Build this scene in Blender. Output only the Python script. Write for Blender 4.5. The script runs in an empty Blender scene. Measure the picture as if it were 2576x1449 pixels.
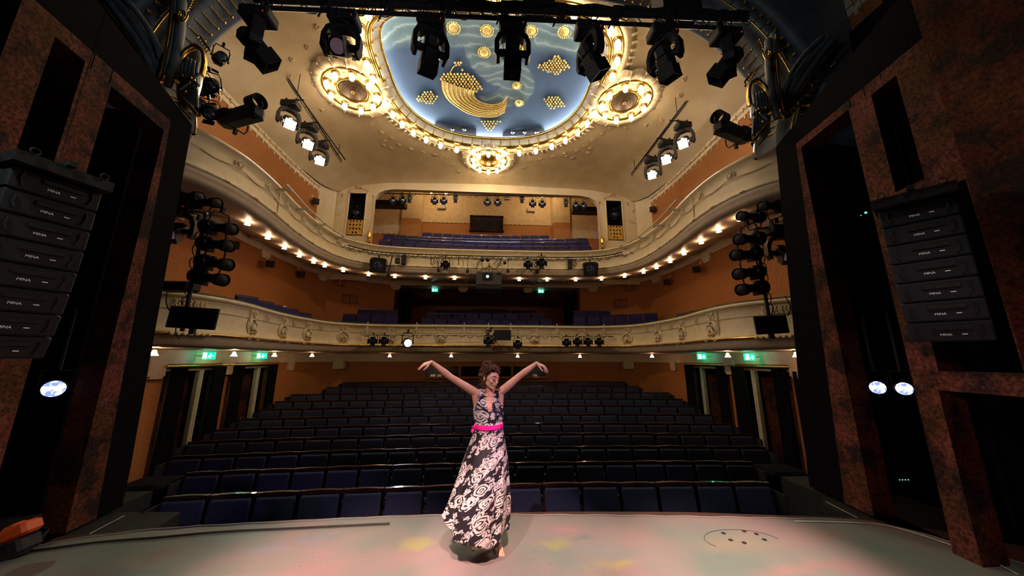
import bpy, bmesh, math, random
from mathutils import Vector as V, Matrix as M, noise as mnoise
import numpy as np
random.seed(7)
PI=math.pi; R=math.radians
sc=bpy.context.scene; COL=sc.collection
# ------------------------------------------------------------------ camera, world, view, large lights
CY,CP,CR,CX,CZ,CF=.068,.207,.002,.03,1.77,840.0
_F=V((math.sin(CY)*math.cos(CP),math.cos(CY)*math.cos(CP),math.sin(CP)))
_R=_F.cross(V((0,0,1))).normalized(); _U=_R.cross(_F)
_R,_U=_R*math.cos(CR)+_U*math.sin(CR),_U*math.cos(CR)-_R*math.sin(CR)
cd=bpy.data.cameras.new('camera'); cam=bpy.data.objects.new('camera',cd); COL.objects.link(cam)
cd.sensor_width=36; cd.lens=CF*36/2576; cd.clip_start=.05; cd.clip_end=100
cam.matrix_world=M.Translation((CX,0,CZ))@M((_R,_U,-_F)).transposed().to_4x4()
sc.camera=cam
w=bpy.data.worlds.new('world'); sc.world=w; w.use_nodes=True
w.node_tree.nodes['Background'].inputs[0].default_value=(.5,.45,.5,1); w.node_tree.nodes['Background'].inputs[1].default_value=.004
sc.view_settings.view_transform='Standard'; sc.view_settings.look='None'; sc.view_settings.exposure=0.2; sc.view_settings.gamma=1
sc.view_settings.use_curve_mapping=False
cy=sc.cycles; cy.use_denoising=True; cy.max_bounces=6; cy.diffuse_bounces=3; cy.glossy_bounces=3; cy.transmission_bounces=3
cy.sample_clamp_indirect=4; cy.caustics_reflective=False; cy.caustics_refractive=False; cy.use_light_tree=True
try: cy.denoiser='OPENIMAGEDENOISE'
except Exception: pass
def lamp(name,kind,loc,target,power,color,size=.1,angle=40,blend=.6):
    d=bpy.data.lights.new(name,kind); d.energy=power; d.color=color
    if kind=='SPOT': d.spot_size=R(angle); d.spot_blend=blend; d.shadow_soft_size=size
    elif kind=='AREA': d.size=size
    else: d.shadow_soft_size=size
    o=bpy.data.objects.new(name,d); COL.objects.link(o); o.location=loc
    if target is not None: o.rotation_euler=(V(target)-V(loc)).to_track_quat('-Z','Y').to_euler()
    return o
# stage lighting rig (lanterns behind and above the camera and on the side bars), then arch fill
PINK=(1,.62,.58); WARM=(1,.66,.36); CREAM=(1,.80,.58)
lamp('stage_key_spot','SPOT',(-1.5,.5,5.9),(.12,3.50,.75),900,(1,.74,.76),.05,18,.4)
lamp('stage_pink_spot','SPOT',(-1.2,.4,5.4),(-1.2,3.25,0),5200,(1,.52,.45),.12,27,1)
lamp('stage_pink_spot','SPOT',(1.5,.2,5.4),(2.3,3.2,0),5000,(1,.60,.52),.12,24,1)
lamp('stage_pink_spot','SPOT',(.4,-.6,5.6),(.5,3.1,0),5200,(1,.52,.46),.15,24,1)
lamp('stage_green_spot','SPOT',(-3.0,.8,5.2),(-2.3,3.1,0),330,(.80,.95,.78),.2,50,1)
lamp('stage_green_spot','SPOT',(3.0,.8,5.2),(2.6,3.0,0),330,(.90,.95,.76),.2,50,1)
lamp('violet_side_spot','SPOT',(3.6,1.5,3.4),(.1,3.5,1.3),260,(.70,.45,1),.05,20,.6)
lamp('set_wash_spot','SPOT',(1.5,-.6,3.2),(-4.5,3.0,.2),210,(1,.56,.54),.3,38,1)
lamp('set_wash_spot','SPOT',(-1.5,-.6,3.2),(4.9,2.8,.3),300,(1,.54,.54),.3,40,1)
lamp('arch_bounce_fill','SPOT',(1.5,.5,5.0),(-5.0,4.8,7.2),150,(.85,.92,1),.3,48,1)  # added fill pair, stands in for stage light bounced onto the arch
lamp('arch_bounce_fill','SPOT',(-1.5,.5,5.0),(5.0,4.8,7.2),120,(.85,.92,1),.3,48,1)
# added fill lamps: warm spots brightening the balconies, point lamps brightening the gallery
lamp('balcony_fill_spot','SPOT',(-4.6,5.6,6.9),(3.5,12,3.6),330,(1,.74,.46),.15,100,1)
lamp('balcony_fill_spot','SPOT',(4.6,5.6,6.9),(-3.5,12,3.6),330,(1,.74,.46),.15,100,1)
lamp('gallery_fill_light','POINT',(-2.6,15.2,10.3),None,70,WARM,.12)  # added fill pair without fittings, lifts the gallery interior
lamp('gallery_fill_light','POINT',(2.6,15.2,10.3),None,70,WARM,.12)
# ------------------------------------------------------------------ helpers: pixels of the photo to points at a real depth
def ray(u,v):
    return (_R*(u-1288)/CF-_U*(v-724.5)/CF+_F).normalized()
def at_z(u,v,z):
    d=ray(u,v); t=(z-CZ)/d.z; return V((CX+d.x*t,d.y*t,z))
def at_y(u,v,y):
    d=ray(u,v); t=y/d.y; return V((CX+d.x*t,y,CZ+d.z*t))
def at_x(u,v,x):
    d=ray(u,v); t=(x-CX)/d.x; return V((x,d.y*t,CZ+d.z*t))
# ------------------------------------------------------------------ materials
MATS={}
def mat(name,col,rough=.5,metal=0,emis=None,es=0,col2=None,nscale=6,lo=.4,hi=.6,bump=0,bscale=40,detail=4,spec=.5,coat=0,stretch=None):
    m=bpy.data.materials.new(name); m.use_nodes=True; nt=m.node_tree; b=nt.nodes['Principled BSDF']
    b.inputs['Base Color'].default_value=(*col,1); b.inputs['Roughness'].default_value=rough; b.inputs['Metallic'].default_value=metal
    b.inputs['Specular IOR Level'].default_value=spec; b.inputs['Coat Weight'].default_value=coat
    tc=nt.nodes.new('ShaderNodeTexCoord'); src=tc.outputs['Object']
    if stretch:
        mp=nt.nodes.new('ShaderNodeMapping'); mp.inputs['Scale'].default_value=stretch; nt.links.new(src,mp.inputs[0]); src=mp.outputs[0]
    if emis: b.inputs['Emission Color'].default_value=(*emis,1); b.inputs['Emission Strength'].default_value=es
    c2=col2 or tuple(c*.86 for c in col)
    n=nt.nodes.new('ShaderNodeTexNoise'); n.inputs['Scale'].default_value=nscale; n.inputs['Detail'].default_value=detail; nt.links.new(src,n.inputs['Vector'])
    r=nt.nodes.new('ShaderNodeValToRGB'); r.color_ramp.elements[0].position=lo; r.color_ramp.elements[1].position=hi
    r.color_ramp.elements[0].color=(*col,1); r.color_ramp.elements[1].color=(*c2,1)
    nt.links.new(n.outputs['Fac'],r.inputs[0]); nt.links.new(r.outputs[0],b.inputs['Base Color'])
    if bump:
        n2=nt.nodes.new('ShaderNodeTexNoise'); n2.inputs['Scale'].default_value=bscale; nt.links.new(src,n2.inputs['Vector'])
        bp=nt.nodes.new('ShaderNodeBump'); bp.inputs['Strength'].default_value=bump; bp.inputs['Distance'].default_value=.02
        nt.links.new(n2.outputs['Fac'],bp.inputs['Height']); nt.links.new(bp.outputs[0],b.inputs['Normal'])
    MATS[name]=m; return m
plaster=mat('cream_plaster',(.78,.66,.44),.5,col2=(.72,.60,.39),bump=.05)
plasterc=mat('ceiling_plaster',(.70,.57,.37),.7,col2=(.64,.51,.32),nscale=2,bump=.04)
soffit_m=mat('soffit_paint',(.64,.52,.38),.45,col2=(.58,.46,.34))
white_pl=mat('ornament_plaster',(.80,.70,.52),.45,col2=(.66,.54,.36),nscale=14)
gold=mat('gilding',(.95,.62,.16),.28,1,col2=(.72,.43,.09),nscale=12,bump=.15,bscale=30)
goldm=mat('matt_gold_relief',(.80,.52,.14),.45,.7,col2=(.55,.33,.07),nscale=20,bump=.3,bscale=60)
wallm=mat('orange_wall_fabric',(.42,.165,.042),.75,col2=(.34,.125,.03),nscale=30,bump=.15,bscale=90,stretch=(1,1,1))
dado=mat('ochre_dado_fabric',(.46,.21,.06),.7,col2=(.38,.16,.045),nscale=40)
greenrail=mat('green_velvet_rail',(.03,.07,.05),.85)
bluecloth=mat('navy_upholstery',(.022,.027,.066),.85,col2=(.016,.020,.050),nscale=60,bump=.1,bscale=300,spec=.3)
bluecloth2=mat('violet_blue_upholstery',(.024,.024,.13),.8,spec=.2,col2=(.018,.018,.10),nscale=60)
seatwood=mat('dark_seat_wood',(.045,.014,.010),.28,col2=(.028,.009,.007),nscale=8,coat=.4)
seatmetal=mat('bronze_metal_edge',(.30,.20,.12),.35,.9)
blackm=mat('black_metal',(.008,.008,.010),.55,spec=.25,col2=(.016,.016,.018),nscale=30)
blackp=mat('black_paint',(.0045,.0045,.006),.9,spec=.05)
blackcloth=mat('black_curtain',(.006,.006,.008),.95,spec=.05,col2=(.010,.010,.013),nscale=10)
darkgrey=mat('dark_grey_plastic',(.016,.016,.024),.6,spec=.2,bump=.2,bscale=200)
steel=mat('galvanised_steel',(.45,.42,.38),.35,.9)
whitepaint=mat('white_painted_metal',(.62,.56,.44),.4)
darkfloor=mat('dark_house_floor',(.030,.028,.022),.7,col2=(.022,.022,.018),nscale=5)
greyfloor=mat('grey_side_platform',(.018,.022,.022),.8,spec=.2,col2=(.014,.017,.017),nscale=12)
redfloor=mat('dark_red_stage_boards',(.045,.010,.006),.6,col2=(.03,.007,.005),nscale=3,stretch=(1,14,1))
bluegrey=mat('blue_grey_moulding',(.14,.155,.17),.45,col2=(.10,.115,.13),nscale=5,bump=.1,bscale=20)
cardm=mat('white_card',(.6,.6,.62),.6)
orangeb=mat('orange_plastic',(.55,.075,.015),.4)
greenglow=mat('exit_sign_green',(0,.25,.15),.5,emis=(0,.75,.42),es=1.3)
whiteglow=mat('exit_sign_white',(.6,.9,.9),.5,emis=(.6,1,.92),es=3.0)
bulbm=mat('frosted_bulb_glow',(1,.9,.75),.4,emis=(1,.74,.44),es=26)
bulbt=mat('frosted_bulb_shoulder',(1,.9,.75),.4,emis=(1,.82,.58),es=8)
shadeglow=mat('frosted_glass_shade',(1,.85,.7),.4,emis=(1,.60,.34),es=32)
spotglow=mat('lit_lamp_lens',(1,1,1),.3,emis=(1,.84,.66),es=420)
coolglow=mat('cool_lit_lens',(1,1,1),.3,emis=(.78,.80,1),es=90)
discglow=mat('cold_blue_lens',(.9,.95,1),.3,emis=(.55,.70,1),es=1.6,col2=(.5,.6,.9),nscale=22)
_n=discglow.node_tree; _r=[x for x in _n.nodes if x.type=='VALTORGB'][0]; _r.color_ramp.elements[0].color=(.16,.24,.75,1); _r.color_ramp.elements[1].color=(1,1,1,1); _n.links.new(_r.outputs[0],_n.nodes['Principled BSDF'].inputs['Emission Color'])
projglow=mat('projector_lens_glow',(.5,1,1),.2,emis=(.25,1,.9),es=7)
coveglow=mat('cove_light_tube',(.8,.9,1),.3,emis=(.82,.91,1),es=150)
lensglass=mat('lens_glass',(.02,.03,.06),.15,.1,col2=(.08,.10,.16),nscale=14,lo=.45,hi=.62,coat=1)
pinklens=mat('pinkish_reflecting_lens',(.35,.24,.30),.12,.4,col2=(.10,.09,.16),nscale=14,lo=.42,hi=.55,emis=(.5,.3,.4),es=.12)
ledred=mat('red_indicator',(.5,0,0),.4,emis=(1,.02,.01),es=2)
ledteal=mat('teal_indicator',(0,.5,.5),.4,emis=(.2,.9,.8),es=1.2)
ledblue=mat('blue_indicator',(0,.1,.5),.4,emis=(.08,.25,1),es=1.5)
skin=mat('skin',(.66,.36,.24),.5,col2=(.60,.31,.20),nscale=9,spec=.4)
skin.node_tree.nodes['Principled BSDF'].inputs['Subsurface Weight'].default_value=.15
skin.node_tree.nodes['Principled BSDF'].inputs['Subsurface Radius'].default_value=(.02,.008,.004)
lipm=mat('lips',(.55,.14,.14),.35)
hairm=mat('brown_hair',(.055,.020,.008),.6,spec=.25,col2=(.15,.065,.028),nscale=35)
pinkm=mat('magenta_ribbon',(.90,.02,.36),.35,col2=(.72,.01,.26),nscale=10)
darklash=mat('dark_lashes',(.03,.012,.008),.6)
glassm=mat('window_glass',(.03,.03,.035),.05,coat=1)
wood=mat('orange_wood',(.42,.19,.06),.45,stretch=(1,1,10))
bronze=mat('dark_bronze_grille',(.16,.10,.06),.5,.6,col2=(.04,.025,.015),nscale=40,lo=.45,hi=.55,bump=.5,bscale=60)
def rustmat(name,a,b,c):
    m=bpy.data.materials.new(name); m.use_nodes=True; nt=m.node_tree; p=nt.nodes['Principled BSDF']; p.inputs['Roughness'].default_value=.8; p.inputs['Specular IOR Level'].default_value=.12
    tc=nt.nodes.new('ShaderNodeTexCoord')
    def nz(s,d,x=0):
        mp=nt.nodes.new('ShaderNodeMapping'); mp.inputs['Location'].default_value=(x,x,x); nt.links.new(tc.outputs['Object'],mp.inputs[0])
        n=nt.nodes.new('ShaderNodeTexNoise'); n.inputs['Scale'].default_value=s; n.inputs['Detail'].default_value=d; n.inputs['Roughness'].default_value=.65; nt.links.new(mp.outputs[0],n.inputs['Vector']); return n
    def ramp(n,lo,hi,c0,c1):
        r=nt.nodes.new('ShaderNodeValToRGB'); r.color_ramp.elements[0].position=lo; r.color_ramp.elements[1].position=hi
        r.color_ramp.elements[0].color=(*c0,1); r.color_ramp.elements[1].color=(*c1,1); nt.links.new(n.outputs['Fac'],r.inputs[0]); return r
    r1=ramp(nz(2.0,10),.42,.56,a,b); r2=ramp(nz(2.7,12,7),.48,.58,(0,0,0),(.9,.9,.9)); r3=ramp(nz(34,8,3),.38,.62,(.35,.33,.33),(1.35,1.3,1.3))
    mx=nt.nodes.new('ShaderNodeMix'); mx.data_type='RGBA'; nt.links.new(r2.outputs[0],mx.inputs[0]); nt.links.new(r1.outputs[0],mx.inputs[6]); mx.inputs[7].default_value=(*c,1)
    m2=nt.nodes.new('ShaderNodeMix'); m2.data_type='RGBA'; m2.blend_type='MULTIPLY'; m2.inputs[0].default_value=1; nt.links.new(mx.outputs[2],m2.inputs[6]); nt.links.new(r3.outputs[0],m2.inputs[7])
    nt.links.new(m2.outputs[2],p.inputs['Base Color']); return m
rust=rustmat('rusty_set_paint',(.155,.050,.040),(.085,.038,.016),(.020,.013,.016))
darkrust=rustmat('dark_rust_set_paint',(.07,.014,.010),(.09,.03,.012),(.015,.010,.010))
# ------------------------------------------------------------------ mesh builder
class MB:
    def __init__(s): s.v=[]; s.f=[]; s.s=[]; s.m=[]; s.X=M.Identity(4); s.mi=0
    def add(s,vs,fs,smooth=False):
        n=len(s.v); s.v+=[tuple(s.X@V(p)) for p in vs]; s.f+=[tuple(n+i for i in f) for f in fs]; s.s+=[smooth]*len(fs); s.m+=[s.mi]*len(fs); return s
    def box(s,c,d,rot=None,taper=(1,1)):
        x,y,z=d[0]/2,d[1]/2,d[2]/2; tx,ty=taper
        P=[(-x,-y,-z),(x,-y,-z),(x,y,-z),(-x,y,-z),(-x*tx,-y*ty,z),(x*tx,-y*ty,z),(x*tx,y*ty,z),(-x*tx,y*ty,z)]
        if rot is not None: P=[rot@V(p) for p in P]
        P=[V(p)+V(c) for p in P]
        return s.add(P,[(3,2,1,0),(4,5,6,7),(0,1,5,4),(1,2,6,5),(2,3,7,6),(3,0,4,7)])
    def rbox(s,c,d,b=.01,rot=None):
        x,y,z=d[0]/2,d[1]/2,d[2]/2; b=min(b,x*.9,y*.9,z*.9); ring=[(-x+b,-y),(x-b,-y),(x,-y+b),(x,y-b),(x-b,y),(-x+b,y),(-x,y-b),(-x,-y+b)]
        k=[(1-b/max(x,1e-6),-z),(1,-z+b),(1,z-b),(1-b/max(x,1e-6),z)]
        P=[];n=8
        for i,(q,zz) in enumerate([(b,-z),(0,-z+b),(0,z-b),(b,z)]):
            for (px,py) in ring: P.append((px-math.copysign(q,px),py-math.copysign(q,py),zz))
        F=[tuple(range(7,-1,-1)),tuple(range(24,32))]
        for i in range(3):
            for j in range(8): F.append((i*8+j,i*8+(j+1)%8,(i+1)*8+(j+1)%8,(i+1)*8+j))
        if rot is not None: P=[rot@V(p) for p in P]
        return s.add([V(p)+V(c) for p in P],F)
    def tube(s,pts,r,n=8,closed=False,cap=True,smooth=True,flat=None):
        pts=[V(p) for p in pts]; N=len(pts)
        if not hasattr(r,'__len__'): r=[r]*N
        vs=[];up=None
        for i,p in enumerate(pts):
            if closed: t=pts[(i+1)%N]-pts[i-1]
            else: t=pts[min(i+1,N-1)]-pts[max(i-1,0)]
            if t.length<1e-9: t=V((0,0,1))
            t.normalize()
            if up is None: up=V((0,0,1)) if abs(t.z)<.9 else V((1,0,0))
            a=t.cross(up)
            if a.length<1e-4: a=t.orthogonal()
            a.normalize(); b=a.cross(t); up=b
            fl=flat or 1
            for k in range(n):
                q=2*PI*k/n; vs.append(p+a*math.cos(q)*r[i]+b*math.sin(q)*r[i]*fl)
        F=[]
        for i in range(N if closed else N-1):
            j=(i+1)%N
            for k in range(n): F.append((i*n+k,i*n+(k+1)%n,j*n+(k+1)%n,j*n+k))
        s.add(vs,F,smooth)
        if cap and not closed:
            s.add(vs[:n],[tuple(range(n-1,-1,-1))]); s.add(vs[-n:],[tuple(range(n))])
        return s
    def cyl(s,a,b,r0,r1=None,n=16,smooth=True): return s.tube([a,b],[r0,r0 if r1 is None else r1],n,smooth=smooth)
    def lathe(s,prof,c=(0,0,0),ax=(0,0,1),n=20,smooth=True,sx=1,sy=1):
        q=V((0,0,1)).rotation_difference(V(ax)).to_matrix(); vs=[]
        for (r,z) in prof:
            for k in range(n):
                a=2*PI*k/n; vs.append(q@V((r*math.cos(a)*sx,r*math.sin(a)*sy,z))+V(c))
        F=[]
        for i in range(len(prof)-1):
            for k in range(n): F.append((i*n+k,i*n+(k+1)%n,(i+1)*n+(k+1)%n,(i+1)*n+k))
        return s.add(vs,F,smooth)
    def ball(s,c,r,n=10,rot=None,m=None):
        if not hasattr(r,'__len__'): r=(r,r,r)
        m=m or max(4,n//2+1); vs=[V((0,0,-r[2]))];F=[]
        for i in range(1,m):
            a=-PI/2+PI*i/m
            for k in range(n):
                q=2*PI*k/n; vs.append(V((math.cos(a)*math.cos(q)*r[0],math.cos(a)*math.sin(q)*r[1],math.sin(a)*r[2])))
        vs.append(V((0,0,r[2])))
        for k in range(n): F.append((0,1+(k+1)%n,1+k)); F.append((len(vs)-1,1+(m-2)*n+k,1+(m-2)*n+(k+1)%n))
        for i in range(m-2):
            for k in range(n): a=1+i*n; F.append((a+k,a+(k+1)%n,a+n+(k+1)%n,a+n+k))
        if rot is not None: vs=[rot@p for p in vs]
        return s.add([p+V(c) for p in vs],F,True)
    def grid(s,rows,smooth=True,closed=False,flip=False):
        n=len(rows[0]); vs=[p for r in rows for p in r]; F=[]
        for i in range(len(rows)-1):
            for k in range(n if closed else n-1):
                f=(i*n+k,i*n+(k+1)%n,(i+1)*n+(k+1)%n,(i+1)*n+k); F.append(f[::-1] if flip else f)
        return s.add(vs,F,smooth)
    def prism(s,poly,fr,to):   # poly: 2D points; fr,to: functions 2D->3D
        n=len(poly); a=[fr(*p) for p in poly]; b=[to(*p) for p in poly]
        s.add(a,[tuple(range(n))]); s.add(b,[tuple(range(n-1,-1,-1))])
        for i in range(n): j=(i+1)%n; s.add([a[i],a[j],b[j],b[i]],[(0,1,2,3)])
        return s
    def build(s,name,m,parent=None,loc=None,rot=None):
        me=bpy.data.meshes.new(name); me.from_pydata(s.v,[],s.f); me.update()
        for mm in (m if isinstance(m,(list,tuple)) else [m]): me.materials.append(mm)
        me.polygons.foreach_set('use_smooth',s.s); me.polygons.foreach_set('material_index',s.m)
        o=bpy.data.objects.new(name,me); COL.objects.link(o); o.parent=parent
        if loc is not None: o.location=loc
        if rot is not None: o.rotation_euler=rot
        return o
def tag(o,label=None,cat=None,group=None,kind=None):
    if label: o['label']=label
    if cat: o['category']=cat
    if group: o['group']=group
    if kind: o['kind']=kind
    return o
def empty(name,loc=(0,0,0),rot=(0,0,0)):
    o=bpy.data.objects.new(name,None); COL.objects.link(o); o.location=loc; o.rotation_euler=rot; o.empty_display_size=.1; return o
def kids(o): return [c for c in KID.get(o.name,[])]
KID={}
def allkids():
    KID.clear()
    for o in COL.objects:
        if o.parent: KID.setdefault(o.parent.name,[]).append(o)
def dup(o,parent=None,deep=True):
    c=o.copy(); COL.objects.link(c); c.parent=parent
    if deep:
        for k in [q for q in o.children]: dup(k,c)
    return c
def struct(o): o['kind']='structure'; return o
def spline(P,n=8,closed=False):
    P=[V(p) for p in P]; out=[]; N=len(P)
    for i in range(N if closed else N-1):
        g=lambda k:P[k%N] if closed else P[max(0,min(N-1,k))]
        a,b,c,d=g(i-1),g(i),g(i+1),g(i+2)
        for k in range(n):
            t=k/n; out.append(.5*((2*b)+(c-a)*t+(2*a-5*b+4*c-d)*t*t+(3*b-a-3*c+d)*t**3))
    if not closed: out.append(P[-1])
    return out
def resample(P,n):
    P=[V(p) for p in P]; L=[0]
    for i in range(1,len(P)): L.append(L[-1]+(P[i]-P[i-1]).length)
    out=[];j=0
    for k in range(n):
        t=L[-1]*k/(n-1)
        while j<len(P)-2 and L[j+1]<t: j+=1
        f=(t-L[j])/max(1e-9,L[j+1]-L[j]); out.append(P[j].lerp(P[j+1],min(1,max(0,f))))
    return out
def mirror(half):  # half: points from the +x end to the centre (x=0 last)
    return [V((-x,y,0)) for x,y in half][:-1]+[V((x,y,0)) for x,y in half[::-1]]
def sweep(mb,path,prof,smooth=True,flip=False):  # path: plan points; prof: (inward offset, z); normal points to the middle of the room
    N=len(path); nor=[]
    for i in range(N):
        t=path[min(i+1,N-1)]-path[max(i-1,0)]; t.normalize(); nor.append(V((t.y,-t.x,0)))
    rows=[[path[i]+nor[i]*o+V((0,0,z)) for i in range(N)] for (o,z) in prof]
    mb.grid(rows,smooth,flip=flip)
    return nor
# ================================================================== ARCHITECTURE
def plate(mb,xs,zlo,zhi,holes,f,th=None,smooth=False):
    """surface over x-cuts with holes (x0,x1,lo,hi); f(x,z,d) -> 3D, d = depth behind the face"""
    c=lambda h,x:h(x) if callable(h) else h
    xs=sorted(set(round(x,4) for x in xs)|set(round(h[0],4) for h in holes)|set(round(h[1],4) for h in holes))
    for a,b in zip(xs,xs[1:]):
        hs=sorted([h for h in holes if h[0]<=a+1e-3 and h[1]>=b-1e-3],key=lambda h:c(h[2],(a+b)/2))
        za,zb=c(zlo,a),c(zlo,b); segs=[]
        for h in hs: segs.append((za,zb,c(h[2],a),c(h[2],b))); za,zb=c(h[3],a),c(h[3],b)
        segs.append((za,zb,c(zhi,a),c(zhi,b)))
        for (l0,l1,h0,h1) in segs:
            if h0-l0<1e-4 and h1-l1<1e-4: continue
            mb.add([f(a,l0,0),f(b,l1,0),f(b,h1,0),f(a,h0,0)],[(0,1,2,3)],smooth)
            if th: mb.add([f(a,l0,th),f(b,l1,th),f(b,h1,th),f(a,h0,th)],[(3,2,1,0)])
        if th:
            zs=[(c(zlo,a),c(zlo,b)),(c(zhi,a),c(zhi,b))]
            for h in hs: zs+=[(c(h[2],a),c(h[2],b)),(c(h[3],a),c(h[3],b))]
            for p,q in zs: mb.add([f(a,p,0),f(b,q,0),f(b,q,th),f(a,p,th)],[(0,1,2,3)])
    if th:
        for h in holes:
            for x in (h[0],h[1]): lo,hi=c(h[2],x),c(h[3],x); mb.add([f(x,lo,0),f(x,hi,0),f(x,hi,th),f(x,lo,th)],[(0,1,2,3)])
        for x in (xs[0],xs[-1]): lo,hi=c(zlo,x),c(zhi,x); mb.add([f(x,lo,0),f(x,hi,0),f(x,hi,th),f(x,lo,th)],[(0,1,2,3)])
    return mb
WALL=[(6.75,4.2),(6.75,7),(6.8,10.8),(6.55,12.9),(5.7,13.9),(4.1,14.7),(2,14.95),(0,15)]
wallp=spline(mirror(WALL),6)
# ---- floors
mb=MB()
edge=[(-5.6,3.2),(-4.9,3.75),(-4.25,4.12),(-3.45,4.24),(-2.2,4.33),(-1,4.38),(0,4.38),(1.2,4.33),(2.4,4.24),(3.5,4.08),(4.3,3.98),(4.9,3.6),(5.6,3.0)]
edge=resample([V((x,y,0)) for x,y in edge],50)
mb.grid([[V((p.x,-4,0)) for p in edge],[p for p in edge]]); mb.grid([[p for p in edge],[p+V((0,0,-1.2)) for p in edge]])
struct(mb.build('floor',redfloor))
# painted canvas floor cloth
def canvasmat():
    m=bpy.data.materials.new('painted_floor_canvas'); m.use_nodes=True; nt=m.node_tree; L=nt.links; N=nt.nodes; p=N['Principled BSDF']; p.inputs['Roughness'].default_value=.62
    tc=N.new('ShaderNodeTexCoord')
    n0=N.new('ShaderNodeTexNoise'); n0.inputs['Scale'].default_value=1.1; n0.inputs['Detail'].default_value=6; L.new(tc.outputs['Object'],n0.inputs['Vector'])
    cr=N.new('ShaderNodeValToRGB'); e=cr.color_ramp.elements; e[0].position=.36; e[0].color=(.095,.135,.115,1); e[1].position=.64; e[1].color=(.17,.135,.13,1)
    k=e.new(.5); k.color=(.135,.14,.125,1); L.new(n0.outputs['Fac'],cr.inputs[0]); cur=cr.outputs[0]
    warp=N.new('ShaderNodeTexNoise'); warp.inputs['Scale'].default_value=5; warp.inputs['Detail'].default_value=5; L.new(tc.outputs['Object'],warp.inputs['Vector'])
    wv=N.new('ShaderNodeVectorMath'); wv.operation='MULTIPLY_ADD'; L.new(warp.outputs['Color'],wv.inputs[0]); wv.inputs[1].default_value=(.5,.3,0); L.new(tc.outputs['Object'],wv.inputs[2])
    fine=N.new('ShaderNodeTexNoise'); fine.inputs['Scale'].default_value=70; fine.inputs['Detail'].default_value=3; L.new(tc.outputs['Object'],fine.inputs['Vector'])
    spl=[(1040,1372,.16,.13,(.19,.26,.02)),(1398,1370,.17,.09,(.20,.24,.03)),(1480,1356,.15,.06,(.015,.10,.12)),(1545,1420,.22,.08,(.20,.25,.02)),(1500,1385,.25,.1,(.10,.16,.15)),(1420,1335,.12,.07,(.26,.14,.14)),
         (200,1425,.14,.08,(.06,.15,.09)),(390,1402,.25,.08,(.17,.07,.065)),(325,1443,.25,.07,(.02,.09,.12)),(790,1362,.25,.09,(.11,.14,.18)),(660,1385,.2,.1,(.14,.17,.24)),(2100,1352,.22,.09,(.20,.10,.09)),(2075,1430,.4,.09,(.24,.12,.12)),
         (1170,1340,.3,.08,(.11,.17,.16)),(1960,1440,.3,.07,(.24,.12,.12)),(1850,1372,.45,.18,(.22,.17,.11)),(2250,1360,.25,.1,(.10,.13,.12)),(840,1355,.12,.06,(.06,.13,.14)),(600,1350,.4,.12,(.14,.20,.17)),(1580,1400,.3,.1,(.09,.15,.15))]
    for (u,v,rx,ry,c) in spl:
        q=at_z(u,v,0)
        s1=N.new('ShaderNodeVectorMath'); s1.operation='SUBTRACT'; L.new(wv.outputs[0],s1.inputs[0]); s1.inputs[1].default_value=(q.x+.25,q.y+.15,0)
        s2=N.new('ShaderNodeVectorMath'); s2.operation='MULTIPLY'; L.new(s1.outputs[0],s2.inputs[0]); s2.inputs[1].default_value=(1/rx,1/ry,0)
        s3=N.new('ShaderNodeVectorMath'); s3.operation='LENGTH'; L.new(s2.outputs[0],s3.inputs[0])
        a=N.new('ShaderNodeMapRange'); L.new(s3.outputs['Value'],a.inputs[0]); a.inputs[1].default_value=1.25; a.inputs[2].default_value=.3; a.inputs[3].default_value=0; a.inputs[4].default_value=1.0
        b=N.new('ShaderNodeMath'); b.operation='MULTIPLY'; L.new(a.outputs[0],b.inputs[0]); L.new(fine.outputs['Fac'],b.inputs[1])
        b2=N.new('ShaderNodeMath'); b2.operation='MULTIPLY'; b2.use_clamp=True; L.new(b.outputs[0],b2.inputs[0]); b2.inputs[1].default_value=.8
        mx=N.new('ShaderNodeMix'); mx.data_type='RGBA'; L.new(b2.outputs[0],mx.inputs[0]); L.new(cur,mx.inputs[6]); mx.inputs[7].default_value=(*c,1); cur=mx.outputs[2]
    # paint spatter
    for sca,th,c,of in ((38,.10,(.02,.045,.06),0),(22,.07,(.03,.03,.025),3)):
        vo=N.new('ShaderNodeTexVoronoi'); vo.inputs['Scale'].default_value=sca; mp=N.new('ShaderNodeMapping'); mp.inputs['Location'].default_value=(of,of,0); mp.inputs['Scale'].default_value=(1,1.7,1); L.new(tc.outputs['Object'],mp.inputs[0]); L.new(mp.outputs[0],vo.inputs['Vector'])
        n3=N.new('ShaderNodeTexNoise'); n3.inputs['Scale'].default_value=1.6; L.new(mp.outputs[0],n3.inputs['Vector'])
        t1=N.new('ShaderNodeMapRange'); L.new(n3.outputs['Fac'],t1.inputs[0]); t1.inputs[1].default_value=.45; t1.inputs[2].default_value=.7; t1.inputs[3].default_value=0; t1.inputs[4].default_value=th*2.6
        lt=N.new('ShaderNodeMath'); lt.operation='LESS_THAN'; L.new(vo.outputs['Distance'],lt.inputs[0]); L.new(t1.outputs[0],lt.inputs[1])
        m7=N.new('ShaderNodeMath'); m7.operation='MULTIPLY'; L.new(lt.outputs[0],m7.inputs[0]); m7.inputs[1].default_value=.6
        mx=N.new('ShaderNodeMix'); mx.data_type='RGBA'; L.new(m7.outputs[0],mx.inputs[0]); L.new(cur,mx.inputs[6]); mx.inputs[7].default_value=(*c,1); cur=mx.outputs[2]
    L.new(cur,p.inputs['Base Color']); return m
canvas=canvasmat()
ce=[(-5.4,2.6),(-4.72,3.42),(-4.2,3.92),(-3.42,4.16),(-2.2,4.25),(-1,4.30),(.06,4.28),(1.7,4.15),(3.45,3.97),(4.15,3.87),(4.47,3.62),(4.62,3.28),(4.9,2.7)]
ce=resample(spline([V((x,y,.012)) for x,y in ce],6),90)
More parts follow.
